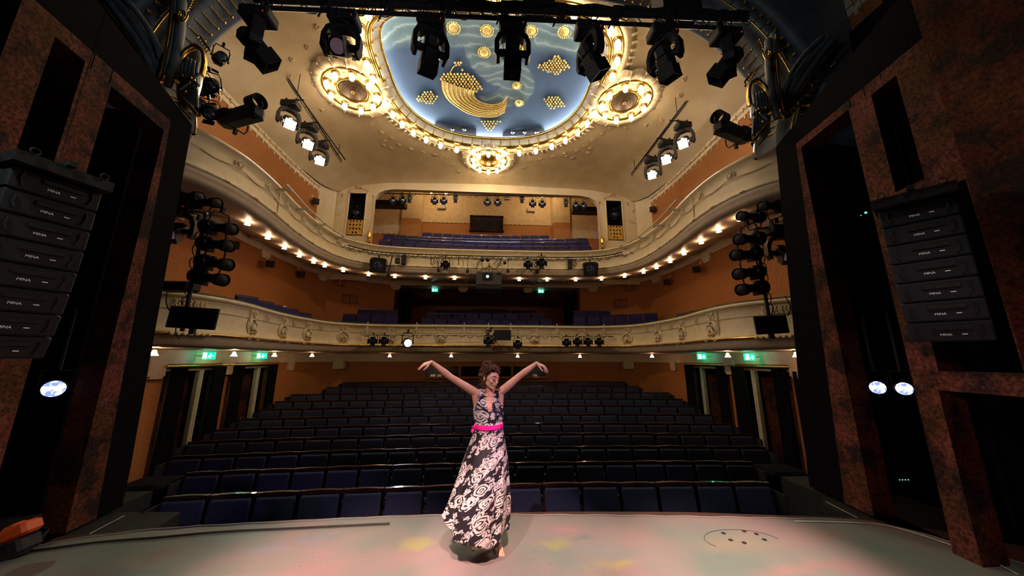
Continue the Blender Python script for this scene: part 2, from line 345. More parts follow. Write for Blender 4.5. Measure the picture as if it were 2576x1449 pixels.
mb=MB(); mb.grid([[V((p.x*1.02,-4,.012)) for p in ce],[V((p.x,2,.012)) for p in ce],ce]); mb.tube([p+V((0,.01*math.sin(i*1.7),.002)) for i,p in enumerate(ce)],.012,6)
fc=mb.build('floor_canvas',canvas); fc['kind']='structure'
# cut seam of the round trap and its screw holes
mb=MB(); c0=at_z(1868,1359,.014)
def trap(k): a=2*PI*k/72; return V((c0.x+.37*math.cos(a),c0.y+.21*math.sin(a),.014))
mb.tube([trap(k) for k in range(0,42)],.0022,4)
for (u,v) in ((1820,1341),(1872,1336),(1903,1343),(1838,1358),(1872,1365),(1923,1357)): q=at_z(u,v,.016); mb.lathe([(0,.004),(.018,.003),(.022,0)],q,n=8)
tr=mb.build('floor_trap_outline',blackm); struct(tr)
# lines lying along the stage edge
mb=MB()
for k in range(3):
    P=[at_z(u,v+d,.022) for u,v,d in ((0,1392,k*3),(110,1380,k*3),(250,1362,k*2),(390,1351,k*2.5),(560,1336,k*2),(760,1326,k*2),(980,1315,k*2))]
    mb.tube(spline([p+V((0,.0,.003*k)) for p in P],6),.005,5)
tag(mb.build('tie_line_cord',blackm),'dark thin cords lying along the left front edge of the painted canvas','cord')
mb=MB(); mb.tube(spline([at_z(u,v,.022) for u,v in ((2000,1311),(2200,1318),(2330,1350),(2480,1405),(2560,1445))],6),.006,5)
tag(mb.build('white_edge_cord',whitepaint),'pale cord along the curved right edge of the painted canvas','cord')
# house floor, side platforms
mb=MB(); ys=[4.2+.4*i for i in range(30)]
zf=lambda y:-.95+max(0,y-5)*.02+max(0,y-7)*.085
mb.grid([[V((x,y,min(-.02,zf(y)))) for x in (-9,-5,0,5,9)] for y in ys],flip=True)
struct(mb.build('floor_house',darkfloor))
for s,nm in ((-1,'left'),(1,'right')):
    mb=MB(); q=[(4.3,3.9),(5.6,3.7),(5.6,5.4),(4.55,5.4),(4.5,4.75),(3.6,4.7),(3.5,4.3)] if s<0 else [(4.3,3.9),(5.6,3.7),(5.6,5.4),(4.6,5.4),(4.55,4.65),(4.3,4.45),(4.25,4.1)]
    mb.prism([(s*x,y) for x,y in q],lambda x,y:V((x,y,-.03)),lambda x,y:V((x,y,-.9)))
    o=mb.build('side_platform_floor',greyfloor); struct(o)
    mb=MB(); a,b=((200,1356),(313,1297)) if s<0 else ((2078,1262),(2178,1313)); mb.tube([at_z(*a,-.024),at_z(*b,-.024)],.004,5); mb.build('platform_edge_line',whitepaint,o)
# ---- house walls
def wpath(x0=None,full=True): return wallp
def wallsurf(name,path,prof,m,flip=False):
    mb=MB(); sweep(mb,path,prof,flip=flip); return struct(mb.build(name,m))
cut=lambda lo,hi:[p for p in wallp if lo<=p.y<=hi]
# stalls: side walls with doorways, curved rear wall with control-room windows
DL=[(417,560),(577,690)]; DR=[(1985,1848),(1832,1730)]
doors={}
for s,side,D,top in ((-1,'left',DL,907),(1,'right',DR,909)):
    x=s*6.75; spans=[]
    for a,b in D: spans.append((at_x(a,925,x).y,at_x(b,925,x).y))
    doors[s]=spans
    mb=MB(); plate(mb,[4.2,7.7,9.5,11.7],-1.2,1.93,[(a,b,-1.2,1.56) for a,b in spans],lambda y,z,d:V((x+s*d,y,z)),.3)
    struct(mb.build('wall_'+side,wallm))
    mb=MB(); plate(mb,[4.2,11.7],1.63,1.95,[],lambda y,z,d:V((x-s*.03+s*d,y,z)),.03); 
    for yy in [spans[0][0]-.25,(spans[0][1]+spans[1][0])/2,spans[1][1]+.8]: mb.box((x-s*.05,yy,1.56),(.08,.34,.34)); mb.box((x-s*.05,yy,1.37),(.07,.26,.06))
    struct(mb.build('trim_%d'%(3 if s<0 else 4),soffit_m))
    mb=MB(); plate(mb,[4.2,11.7],-1.0,-.78,[(a,b,-1.0,-.78) for a,b in spans],lambda y,z,d:V((x-s*.02+s*d,y,z)),.02); struct(mb.build('baseboard_'+side,whitepaint))
rearp=[p for p in resample(wallp,260) if p.y>11.6]
def plate_path(mb,path,z0,z1,holes=(),off=0,th=None):
    """wall piece along a plan path, x as coordinate; holes = (x0,x1,z0,z1)"""
    mb2=[]
    for a,b in zip(path,path[1:]):
        segs=[(z0,z1)]
        for h in holes:
            if h[0]<=(a.x+b.x)/2<=h[1]: segs=[(z0,h[2]),(h[3],z1)]
        t=(b-a).normalized(); n=V((t.y,-t.x,0))*off
        for l,h in segs:
            if h-l>1e-4: mb.add([a+n+V((0,0,l)),b+n+V((0,0,l)),b+n+V((0,0,h)),a+n+V((0,0,h))],[(0,1,2,3)],True)
WX=(at_y(1066,930,14.95).x,at_y(1376,930,14.95).x); WZ=(.99,1.46)
mb=MB(); plate_path(mb,rearp,-1.2,1.66,[(WX[0],WX[1],*WZ)]); struct(mb.build('wall_rear',wallm))
mb=MB(); plate_path(mb,rearp,1.62,1.97,off=.04); plate_path(mb,rearp,1.62,1.62,off=.04)
for x in (-5.75,5.75): mb.box((x,13.75,1.5),(.4,.25,.3))
struct(mb.build('trim_5',soffit_m))
# control room windows: frame, panes, counter and lit things inside
wr=empty('window_1',((WX[0]+WX[1])/2,15.0,1.2)); struct(wr)
mb=MB(); cx=(WX[0]+WX[1])/2; wd=WX[1]-WX[0]
for xx in (WX[0],at_y(1157,930,15).x,at_y(1288,930,15).x,WX[1]): mb.box((xx-cx,0,0),(.08,.14,.52))
mb.box((0,0,.25),(wd+.1,.14,.06)); mb.box((0,-.05,-.26),(wd+.2,.22,.07)); mb.build('window_frame',wood,wr)
mb=MB(); mb.box((0,.03,0),(wd,.012,.46)); gm=glassm
g=bpy.data.materials.new('clear_glass'); g.use_nodes=True; gb=g.node_tree.nodes['Principled BSDF']; gb.inputs['Base Color'].default_value=(.9,.95,.95,1); gb.inputs['Transmission Weight'].default_value=1; gb.inputs['Roughness'].default_value=.02; gb.inputs['IOR'].default_value=1.02
mb.build('window_pane',g,wr)
mb=MB(); plate(mb,[-3.2,3.2],.4,1.9,[],lambda x,z,d:V((x,16.6+d,z)),.05); struct(mb.build('wall_control_room',darkgrey))
mb=MB(); mb.box((0,15.8,1.9),(6.4,1.6,.05)); mb.box((0,15.8,.45),(6.4,1.6,.05)); mb.box((-3.2,15.8,1.2),(.05,1.6,1.5)); mb.box((3.2,15.8,1.2),(.05,1.6,1.5)); struct(mb.build('wall_control_side',darkgrey))
for (u0,u1,v,lab,c) in ((1070,1109,923,'lit strip lamp glowing in the control room window beside the left pane',0),(1345,1366,923,'lit strip lamp glowing in the control room window beside the right pane',1)):
    a=at_y(u0,v,15.9); b=at_y(u1,v,15.9); mb=MB(); mb.box(((a.x+b.x)/2,15.9,1.45),(b.x-a.x,.06,.05)); o=mb.build('strip_lamp',shadeglow); tag(o,lab,'lamp')
desk=MB(); desk.box((0,15.4,.92),(5.2,.5,.05)); 
for k in range(16): desk.box((-2.4+k*.3,15.35,.98),(.22,.3,.06),M.Rotation(.35,3,'X'))
tag(desk.build('mixing_desk',darkgrey),'dark control desk standing behind the control room glass','desk')
mb=MB(); mb.box((-1.45,15.9,1.15),(.36,.05,.30)); mb.box((-1.45,15.95,.98),(.1,.1,.1)); tag(mb.build('desk_monitor',cardm),'pale screen standing on the control room desk behind the middle pane','monitor')
# doors: recess, frames, curtains
dn=1
for s in (-1,1):
    for i,(a,b) in enumerate(doors[s]):
        x=s*6.75; w_=b-a; root=struct(empty('door_%d'%dn,(x,(a+b)/2,-1))); dn+=1
        mb=MB(); mb.box((s*1.0,0,1.25),(.05,w_+1.2,2.7)); mb.box((s*.65,-w_/2-.3,1.25),(.75,.04,2.7)); mb.box((s*.65,w_/2+.3,1.25),(.75,.04,2.7)); mb.box((s*.65,0,2.6),(.75,w_+.6,.04)); mb.build('door_recess',blackcloth,root)
        mb=MB(); 
        for yy in (-w_/2+.38,w_/2-.48) if i==0 else (-w_/2+.45,w_/2-.55): mb.rbox((s*.16,yy,1.25),(.12,.10,2.55),.015); mb.rbox((s*.12,yy+.02,1.25),(.08,.05,2.5),.01)
        mb.rbox((s*.16,0,2.50),(.12,w_,.07),.015); mb.build('door_frame',whitepaint,root)
        mb=MB(); mb.rbox((s*.45,.15,1.15),(.05,.8,2.3),.01,M.Rotation(s*.5,3,'Z')); dl=mb.build('door_leaf',darkrust,root)
        mb=MB(); mb.ball((s*.42-s*.06,.3,1.05),.025); mb.build('door_knob',gold,dl)
        rod=empty('curtain_rail',(x-s*.1,(a+b)/2,1.59)); tag(rod,'brass curtain rail above the %s doorway in the %s stalls wall'%(('first','second')[i],('left','right')[s>0]),'curtain rail')
        mb=MB(); mb.cyl((0,-w_/2-.08,0),(0,w_/2+.08,0),.014,n=8); mb.build('rod',gold,rod); [MB().ball((0,q*(w_/2+.1),0),.03).build('finial',gold,rod) for q in (-1,1)]
        for e,(c,cw) in enumerate(((-w_/2+.20,.38),(w_/2-.22,.38))):
            mb=MB(); rows=[]
            for z in np.linspace(-.02,-2.45,9):
                rows.append([V((.05*math.sin(k*1.15+e)*(1+.2*math.sin(z*2)),-cw/2+cw*k/30,z)) for k in range(31)])
            mb.grid(rows); o=mb.build('door_curtain',blackcloth,None,(x-s*.10,(a+b)/2+c,1.58))
            tag(o,'black pleated curtain on the %s side of the %s doorway in the %s stalls wall'%(('stage','rear')[e],('first','second')[i],('left','right')[s>0]),'curtain')
    # curtain nearest the stage
    mb=MB(); rows=[[V((s*6.65+.05*math.sin(k*1.1),6.3+(.75)*k/34,z)) for k in range(35)] for z in np.linspace(1.5,-.95,8)]
    mb.grid(rows); tag(mb.build('door_curtain',blackcloth),'black pleated curtain by the %s stalls wall nearest the stage'%('left','right')[s>0],'curtain')
    st=empty('house_step',(s*5.7,6.4,-.9)); tag(st,'dark step with a metal nosing at the foot of the %s side aisle'%('left','right')[s>0],'step')
    mb=MB(); mb.box((0,0,.12),(1.3,1.2,.24)); mb.build('tread',darkfloor,st); mb=MB(); mb.cyl((-.65,-.6,.25),(.65,-.6,.25),.012,n=6); mb.build('nosing',steel,st)
# first-balcony level wall, with the wide recess in the middle
OX=4.0
for nm,lo,hi in (('wall_balcony_left',-9,-OX),('wall_balcony_right',OX,9)):
    P=[p for p in resample(wallp,260) if lo<=p.x<=hi]
    mb=MB(); plate_path(mb,P,1.9,5.0); struct(mb.build(nm,wallm))
P=resample(wallp,260)
mb=MB(); plate_path(mb,P,4.90,5.25,off=.05)
for i in range(24,236,24):
    p=P[i]; t=(P[i+1]-P[i-1]).normalized(); r=M.Rotation(math.atan2(t.y,t.x),3,'Z'); mb.box((p.x,p.y,4.84),(.42,.22,.16),r); mb.box((p.x,p.y,4.73),(.30,.2,.08),r)
struct(mb.build('trim_6',soffit_m))
mb=MB(); plate(mb,[-4.0,4.0],2.4,4.9,[],lambda x,z,d:V((x,17.2+d,z)),.1); struct(mb.build('wall_recess_rear',wallm))
for s,nm in ((-1,'left'),(1,'right')):
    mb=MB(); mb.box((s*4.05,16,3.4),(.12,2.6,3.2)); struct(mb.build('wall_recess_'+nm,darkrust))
    mb=MB(); rows=[[V((s*(3.45+.5*k/26),15.1+.06*math.sin(k*1.2),z)) for k in range(27)] for z in np.linspace(4.7,2.6,6)]; mb.grid(rows)
    tag(mb.build('recess_curtain',blackcloth),'black curtain hanging at the %s end of the first balcony recess'%nm,'curtain')
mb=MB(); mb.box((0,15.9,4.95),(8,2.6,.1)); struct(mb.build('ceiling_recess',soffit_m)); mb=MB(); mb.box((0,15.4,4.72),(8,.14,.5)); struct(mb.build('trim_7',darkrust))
# upper side walls
for nm,s in (('wall_upper_left',-1),('wall_upper_right',1)):
    P=[p for p in resample(wallp,260) if p.y<12.5 and p.x*s>0]; P2=[p for p in resample(wallp,260) if 12.4<p.y<13.36 and p.x*s>0]
    mb=MB(); plate_path(mb,P2,5.1,8.95); struct(mb.build('wall_upper_end_'+nm[11:],plasterc))
    if s<0: P=P
    mb=MB(); plate_path(mb,P,5.1,8.2); struct(mb.build(nm,wallm))
    # scalloped cream border with gilt beads along the top of the wall
    mb=MB(); g=MB(); Q=resample(P,150)
    for i in range(len(Q)-1):
        a,b=Q[i],Q[i+1]; t=(b-a).normalized(); n=V((t.y,-t.x,0)); z0=8.12
        if i%5==2: z0=8.02
        for q,o in ((.02,0),):
            mb.add([a+n*q+V((0,0,z0)),b+n*q+V((0,0,z0)),b+n*q+V((0,0,8.9)),a+n*q+V((0,0,8.9)),a+V((0,0,z0)),b+V((0,0,z0))],[(0,1,2,3),(4,5,1,0)])
        if i%5==2:
            c=(a+b)/2+n*.03; g.ball(c+V((0,0,8.32)),(.022,.022,.03),6); g.tube([c+V((0,0,8.32)),c+V((0,0,8.20))],.008,5)
    g.tube([p+V(((-1 if p.x>0 else 1)*.03,0,8.27+.012*math.sin(i*2.1))) for i,p in enumerate(Q)],.012,5)
    o=struct(mb.build('trim_%d'%(8 if s<0 else 9),white_pl)); g.build('gilt_bead_line',gold,o)
# gallery front wall (y=13.3): arched opening and two lantern niches
GY=13.3
ax0,ax1=at_y(935,560,GY).x,at_y(1508,560,GY).x; ztop=at_y(1228,484,GY).z
def archtop(x):
    r=.95; e=min(x-ax0,ax1-x)
    zz=ztop-.35*((x-(ax0+ax1)/2)/5)**2*0
    if e<r: zz-=.45*(1-math.sqrt(max(0,1-(1-e/r)**2)))
    return zz
nL=(at_y(876,540,GY).x,at_y(917,540,GY).x,at_y(895,592,GY).z,at_y(895,487,GY).z); nR=(at_y(1526,540,GY).x,at_y(1564,540,GY).x,at_y(1545,604,GY).z,at_y(1545,506,GY).z)
mb=MB(); xs=[-6.75+13.5*i/90 for i in range(91)]+[ax0+(ax1-ax0)*i/60 for i in range(61)]
holes=[(nL[0],nL[1],nL[2],nL[3]),(nR[0],nR[1],nR[2],nR[3])]
plate(mb,[x for x in xs if x<=ax0 or x>=ax1 or True],4.8,9.5,[h for h in holes]+[(a,b,4.8,archtop) for a,b in zip(sorted([ax0+(ax1-ax0)*i/60 for i in range(61)]),sorted([ax0+(ax1-ax0)*i/60 for i in range(61)])[1:])],lambda x,z,d:V((x,GY+d,z)),None)
struct(mb.build('wall_gallery_front',plasterc))
mb=MB(); P=[V((ax0,GY,4.9))]+[V((ax0+(ax1-ax0)*i/60,GY,archtop(ax0+(ax1-ax0)*i/60))) for i in range(61)]+[V((ax1,GY,4.9))]
mb.grid([P,[p+V((0,.22,0)) for p in P]]); struct(mb.build('trim_10',soffit_m))
mb=MB(); mb.tube([p+V((0,-.01,0)) for p in P],.02,6); struct(mb.build('trim_11',plasterc))
for nm,h in (('left',nL),('right',nR)):
    x0,x1,z0,z1=h; r=struct(empty('wall_niche_'+nm,((x0+x1)/2,GY,z0))); w_,hh=x1-x0,z1-z0
    mb=MB(); 
    mb.box((0,.55,hh/2),(w_,.04,hh)); mb.box((-w_/2,.27,hh/2),(.02,.55,hh)); mb.box((w_/2,.27,hh/2),(.02,.55,hh)); mb.box((0,.27,hh),(w_,.55,.02)); mb.box((0,.27,0),(w_,.55,.02)); mb.build('niche_lining',blackcloth,r)
    mb=MB(); 
    for xx in (-w_/2-.03,w_/2+.03): mb.box((xx,-.02,hh/2),(.05,.05,hh+.1))
    mb.box((0,-.02,hh+.03),(w_+.12,.05,.05)); mb.tube([(-w_/2-.1,-.03,hh+.1),(-w_/2+.1,-.03,hh+.22),(0,-.03,hh+.26),(w_/2-.1,-.03,hh+.22),(w_/2+.1,-.03,hh+.1)],.014,6); mb.build('niche_surround',plaster,r)
    g=MB(); 
    for xx in (-.1,.1): g.ball((xx,-.04,hh+.24),(.06,.02,.04),6); g.ball((xx*.6,-.04,hh+.31),(.03,.02,.04),6)
    for xx in (-w_/2-.3,w_/2+.3): g.ball((xx,-.03,hh-.1),(.05,.02,.05),6); g.tube([(xx,-.03,hh-.1),(xx,-.03,hh-.25)],.01,5)
    sx=-1 if nm=='left' else 1
    g.tube([(sx*(w_/2+.62),-.03,hh-.35),(sx*(w_/2+.62),-.03,hh-.75)],.022,6); g.tube([(sx*(w_/2+.5),-.03,hh-.5),(sx*(w_/2+.62),-.03,hh-.33),(sx*(w_/2+.74),-.03,hh-.5)],.02,6)
    for k in range(6): g.ball((sx*(w_/2+.35+k*.1),-.03,hh-.95-.03*k),(.02,.02,.05),6)
    g.build('gilt_emblem',gold,r)
    p=MB(); plate(p,[-w_/2+.02,w_/2-.02],.02,hh*.36,[(-w_/2+w_*(.2+.2*c)-.03,-w_/2+w_*(.2+.2*c)+.03,.08+hh*.09*q,.08+hh*.09*q+.07) for c in range(4) for q in range(4) if not(q==0 and c in(0,3))],lambda x,z,d:V((x,-.03+d,z)),.02)
    tag(p.build('perforated_panel',goldm,None,((x0+x1)/2,GY,z0)),'gold panel pierced with heart-shaped holes at the foot of the %s lantern niche'%nm,'panel')
    g=MB(); hx=sx*(w_/2+.0)+(.78 if nm=='left' else -.78)
    g.lathe([(.02,0),(.07,.05),(.04,.2),(.09,.35),(.05,.5),(.02,.6)],(0,0,0),n=10); g.ball((0,-.04,.3),(.05,.06,.12),8)
    tag(g.build('gilt_figure',gold,None,((x0+x1)/2+(.62 if nm=='left' else -.62),GY-.06,at_y(920,608,GY).z-.1)),'small gilded ornament beside the %s foot of the gallery opening'%nm,'ornament')
# gallery interior
mb=MB(); plate(mb,[-3.85,3.6],7.0,8.95,[],lambda x,z,d:V((x,17.0+d,z)),.1); struct(mb.build('wall_gallery_rear',dado))
cp=mat('gallery_cream_wall',(.66,.52,.30),.65); mb=MB(); wz0,wz1=at_y(1224,583,17).z,at_y(1224,546,17).z; wx0,wx1=at_y(1184,560,17).x,at_y(1264,560,17).x
sc_=lambda x:8.82+.055*abs(math.sin(x*13))
plate(mb,[-3.85+7.45*i/240 for i in range(241)],sc_,10.9,[],lambda x,z,d:V((x,16.97+d,z)),None); struct(mb.build('trim_12',cp))
win=struct(empty('window_2',((wx0+wx1)/2,16.93,(wz0+wz1)/2))); W_,H_=wx1-wx0,wz1-wz0
mb=MB(); mb.box((0,0,0),(W_,.03,H_)); mb.build('window_pane',glassm,win)
mb=MB(); mb.box((0,-.03,H_/2),(W_+.1,.1,.06)); mb.box((0,-.03,-H_/2),(W_+.14,.14,.06)); mb.box((-W_/2,-.03,0),(.06,.1,H_)); mb.box((W_/2,-.03,0),(.06,.1,H_)); mb.box((-W_/2+.2,-.02,-.05),(.03,.05,H_*.8)); mb.build('window_frame',darkrust,win)
for s,x0,x1,nm in ((-1,at_y(1012,520,16.2).x,at_y(1058,520,16.2).x,'left'),(1,at_y(1392,520,16.2).x,at_y(1433,520,16.2).x,'right')):
    mb=MB(); mb.box(((x0+x1)/2,16.6,9.8),(x1-x0,.8,2.2)); struct(mb.build('wall_pier_'+nm,cp)); mb=MB(); mb.box(((x0+x1)/2,16.6,7.9),(x1-x0,.81,1.66)); struct(mb.build('wall_pier_dado_'+nm,dado))
    xa,xb=(-6.4,x1) if s<0 else (x0,6.4)
    mb=MB(); plate(mb,[xa,xb],5.4,8.0,[],lambda x,z,d:V((x,16.3+d,z)),.1); struct(mb.build('wall_gallery_'+nm,wallm)); mb=MB(); plate(mb,[xa+(xb-xa)*i/60 for i in range(61)],lambda x:7.86+.05*abs(math.sin(x*12)),11,[],lambda x,z,d:V((x,16.28+d,z)),None); struct(mb.build('trim_%d'%(13 if s<0 else 14),cp))
    mb=MB(); mb.box((s*5.9,14.95,7.6),(.1,3.2,6)); struct(mb.build('wall_gallery_end_'+nm,wallm))
    mb=MB(); mb.box((s*5.0,15.2,8.95),(1.9,.5,.24)); tag(mb.build('ventilation_duct',blackm),'black boxed duct high in the %s corner of the gallery'%nm,'duct')
mb=MB(); mb.box((0,15.3,10.75),(12.5,4.2,.1)); struct(mb.build('ceiling_gallery',plasterc))
mb=MB(); 
for k in range(6): mb.box((0,12.4+.8*k+.4,5.15+.33*k),(11.5,.82,.3))
struct(mb.build('floor_gallery',darkfloor))
mb=MB(); 
for k in range(6): mb.box((0,13.0+.75*k+.37,2.1+.13*k),(10.4 if k<2 else 8,.77,.2))
struct(mb.build('floor_first_balcony',darkfloor))
# ================================================================== BALCONIES
B1=[(6.6,5.3),(5.98,6.05),(5.45,6.75),(5.33,7.5),(5.42,8.3),(5.55,9.3),(5.5,10.6),(5.2,11.6),(4.4,12.2),(3.3,12.4),(1.6,12.33),(0,12.3)]
B2=[(5.5,4.88),(5.22,5.12),(4.95,5.5),(4.78,6.2),(4.8,7.1),(4.95,8.3),(4.97,9.6),(4.72,10.6),(3.95,11.3),(2.6,11.53),(1.2,11.58),(0,11.6)]
b1=resample(spline(mirror(B1),8),301); b2=resample(spline(mirror(B2),8),301)
def offs(path,o,z):
    out=[]
    for i in range(len(path)):
        t=(path[min(i+1,len(path)-1)]-path[max(i-1,0)]).normalized(); out.append(path[i]+V((t.y,-t.x,0))*o+V((0,0,z)))
    return out
balc1=struct(empty('trim_1',(0,12.3,2)));balc1.location=(0,0,0)
mb=MB(); sweep(mb,b1,[(-.22,2.9),(-.22,2.93),(.02,2.945),(.07,2.93),(.085,2.895),(.06,2.865),(.02,2.855),(.015,2.83),(-.005,2.81),(-.02,2.79),(-.02,2.645)]); sweep(mb,b1,[(-.035,2.64),(-.035,2.62)]); 
sweep(mb,b1,[(-.02,2.615),(-.02,2.45),(-.005,2.34),(.03,2.27),(.055,2.235),(.055,2.225)]); mb.build('balcony_panel',plaster,balc1)
mb=MB(); sweep(mb,b1,[(.055,2.225),(.075,2.215),(.08,2.195),(.07,2.175),(.04,2.17)]); mb.build('gold_band',gold,balc1)
mb=MB(); sweep(mb,b1,[(.04,2.17),(.03,2.16),(.0,2.10),(-.03,2.02),(-.08,1.97),(-.16,1.95),(-.25,1.95)]); 
inner=offs(b1,-.25,1.95); wp=[p+V((0,0,1.93)) for p in resample(wallp,301)]; mb.grid([inner,wp]); mb.build('balcony_soffit',soffit_m,balc1)
mb=MB(); sweep(mb,b1,[(-.25,2.1),(-.25,2.95),(-.22,2.985),(-.12,3.0),(-.02,2.985),(.0,2.95)]); mb.build('velvet_rail_top',greenrail,balc1)
balc2=struct(empty('trim_2',(0,0,0)))
mb=MB(); sweep(mb,b2,[(-.22,5.58),(.03,5.6),(.07,5.585),(.085,5.55),(.06,5.525),(.03,5.515),(.02,5.49),(-.02,5.46),(-.03,5.30),(.0,5.285),(.02,5.27),(.0,5.255),(0,5.2),(.005,5.05),(.03,4.96),(.05,4.93)]); mb.build('balcony_panel',plaster,balc2)
mb=MB(); sweep(mb,b2,[(.05,4.93),(.075,4.925),(.085,4.905),(.075,4.885),(.05,4.88)]); mb.build('cream_bead',white_pl,balc2)
mb=MB(); sweep(mb,b2,[(.05,4.88),(.05,4.84),(.03,4.80),(.0,4.76),(.0,4.73),(-.05,4.69),(-.12,4.665),(-.2,4.66)])
inner=offs(b2,-.2,4.66); mid=offs(b2,-.55,4.66); wp=[p+V((0,0,5.18)) for p in resample(wallp,301)]; mb.grid([inner,mid,wp]); mb.build('balcony_soffit',soffit_m,balc2)
mb=MB(); sweep(mb,b2,[(-.25,5.0),(-.25,5.6),(-.2,5.63),(-.1,5.635),(-.02,5.61)]); mb.build('velvet_rail_top',greenrail,balc2)
# soffit ribs under balcony 2 and shallow beams
rb=MB()
for i in range(20,285,15):
    a=inner[i]; b=wp[i]; d=(b-a); n=V((-d.y,d.x,0)).normalized()*.07
    for q,r in ((a.lerp(b,.28),b),): rb.add([q-n+V((0,0,.0)),q+n,r+n,r-n,q-n+V((0,0,-.06)),q+n+V((0,0,-.06)),r+n+V((0,0,-.10)),r-n+V((0,0,-.10))],[(4,5,6,7),(0,1,5,4),(1,2,6,5),(3,0,4,7)])
rb.build('soffit_rib',soffit_m,balc2)
def frame_at(path,u,v,zz,off=0.0):
    """point of a balcony front seen at photo pixel column u (nearest curve sample)"""
    best=None
    for i in range(2,len(path)-2):
        t=(path[i+1]-path[i-1]).normalized(); p=path[i]+V((t.y,-t.x,0))*off+V((0,0,zz)); q=p-V((CX,0,CZ)); z=q.dot(_F)
        if z<.5: continue
        uu=1288+CF*q.dot(_R)/z
        if best is None or abs(uu-u)<best[0]: best=(abs(uu-u),i)
    i=best[1]; t=(path[i+1]-path[i-1]).normalized(); return path[i]+V((t.y,-t.x,0))*off+V((0,0,zz)), math.atan2(t.y,t.x)
# cartouches on balcony 1
def cart_parts(root,bird):
    mb=MB(); ov=[(.135*math.cos(a)*(1+.06*math.sin(3*a)),0,.16*math.sin(a)) for a in [2*PI*k/28 for k in range(28)]]
    mb.tube([(x,-.02,z) for x,y,z in ov],.02,6,closed=True); mb.tube([(x*1.18,-.01,z*1.12) for x,y,z in ov],.012,5,closed=True)
    for s in (-1,1):
        mb.tube(spline([(0,-.03,.17),(s*.04,-.04,.22),(s*.085,-.03,.29),(s*.05,-.02,.33),(s*.02,-.03,.28)],4),.014,6)
        mb.tube(spline([(s*.02,-.03,-.16),(s*.05,-.05,-.21),(s*.11,-.05,-.235),(s*.17,-.04,-.225)],4),[.03,.028,.026,.024,.022,.02,.02,.018,.018,.016,.016,.014,.014],6)
        for k in range(3): mb.ball((s*(.11+.035*k),-.06,-.235),(.014,.02,.02),6)
    mb.build('oval_frame',white_pl,root)
    mb=MB()
    if bird:
        mb.ball((-.015,-.04,0),(.05,.04,.075),10,M.Rotation(.35,3,'Y')); mb.ball((.005,-.06,.085),.026,8); mb.tube([(.02,-.07,.085),(.055,-.075,.07)],[.012,.003],6)
        for k in range(4): mb.tube([(.02,-.04,.03-.02*k),(.07+.01*k,-.05,-.03-.02*k),(.11,-.04,-.09)],[.018,.016,.005],6)
    else:
        mb.tube([(0,-.03,-.09),(0,-.04,.10)],.012,6); mb.tube([(-.05,-.03,.06),(.05,-.03,.06)],.012,6)
        for s in (-1,1): mb.ball((s*.055,-.04,0),(.035,.03,.06),8); mb.ball((s*.055,-.055,.07),.018,6)
    mb.build('relief_figure',white_pl,root)
    mb=MB(); 
    for k in range(5): mb.ball((-.07+.035*k,-.045,-.105),.02,8)
    mb.tube([(-.1,-.03,-.13),(0,-.04,-.15),(.1,-.03,-.13)],.02,6); mb.build('berry_row',goldm,root)
cp0=[]
for k,(u,bird) in enumerate(((634,1),(712,0),(773,1),(862,0),(985,1),(1107,0),(1228,1),(1345,1),(1463,0),(1577,1),(1658,0),(1716,0),(1793,1))):
    p,a=frame_at(b1,u,830,2.45,-.01); nm=['plaster_cartouche']
    if len(cp0)<2 and all(c[0]!=bird for c in cp0):
        r=empty('plaster_cartouche',p,(0,0,a)); cart_parts(r,bird); cp0.append((bird,r))
    else: r=dup([c[1] for c in cp0 if c[0]==bird][0]); r.location=p; r.rotation_euler=(0,0,a)
    pos=('first','second','third','fourth','fifth','sixth','seventh','eighth','ninth','tenth','eleventh','twelfth','thirteenth')[k]
    r.scale=(1.25,1.2,1.15); tag(r,'oval cartouche with %s relief on the first balcony front, %s from its left end'%('a bird' if bird else 'a pods',pos),'ornament','oval cartouches along the first balcony front')
# triple pipe ornaments between cartouches, scroll ornaments on balcony 2
orn=None
def triple(root):
    mb=MB()
    for k in (-1,0,1): mb.tube(spline([(k*.045-.012,-.01,.07),(k*.045+.012,-.02,.05),(k*.045-.008,-.025,.01),(k*.045+.01,-.02,-.03),(k*.045,-.01,-.07)],3),.011,5)
    return mb
tm=triple(None)
for k,(u) in enumerate((672,742,806,925,1046,1168,1285,1404,1520,1626,1688,1752)):
    p,a=frame_at(b1,u,800,2.73,0.0)
    if orn is None: orn=tm.build('pipe_ornament',white_pl,balc1,p,(0,0,a))
    else: o=orn.copy(); COL.objects.link(o); o.location=p; o.rotation_euler=(0,0,a)
for u in (478,1945):
    p,a=frame_at(b1,u,790,2.73,0.0); 
    for d in (-.13,.02,.17): o=orn.copy(); COL.objects.link(o); o.location=p+V((math.cos(a)*d,math.sin(a)*d,0)); o.rotation_euler=(0,0,a); o.scale=(1.3,1.3,1.2)
    p,a=frame_at(b1,u,850,2.19,0.08); mb=MB()
    for q in range(7): mb.ball((-.27+.09*q,0,0),(.04,.03,.035),8)
    mb.build('bead_group',white_pl,balc1,p,(0,0,a))
# vertical painted joint/cable down the balcony where the front bends
for path,us,z0,z1 in ((b1,(580,1842),2.2,2.95),(b2,(607,1812),4.9,5.6)):
    for u in us:
        p,a=frame_at(path,u,800,0,.02); mb=MB(); mb.tube([p+V((0,0,z1)),p+V((.02*math.cos(a),0,z1-.1)),p+V((0,0,z0))],.016,6); tag(mb.build('painted_conduit',plaster),'cream painted conduit running down the %s balcony front at its %s bend'%('first' if path is b1 else 'second','left' if u<1288 else 'right'),'conduit')
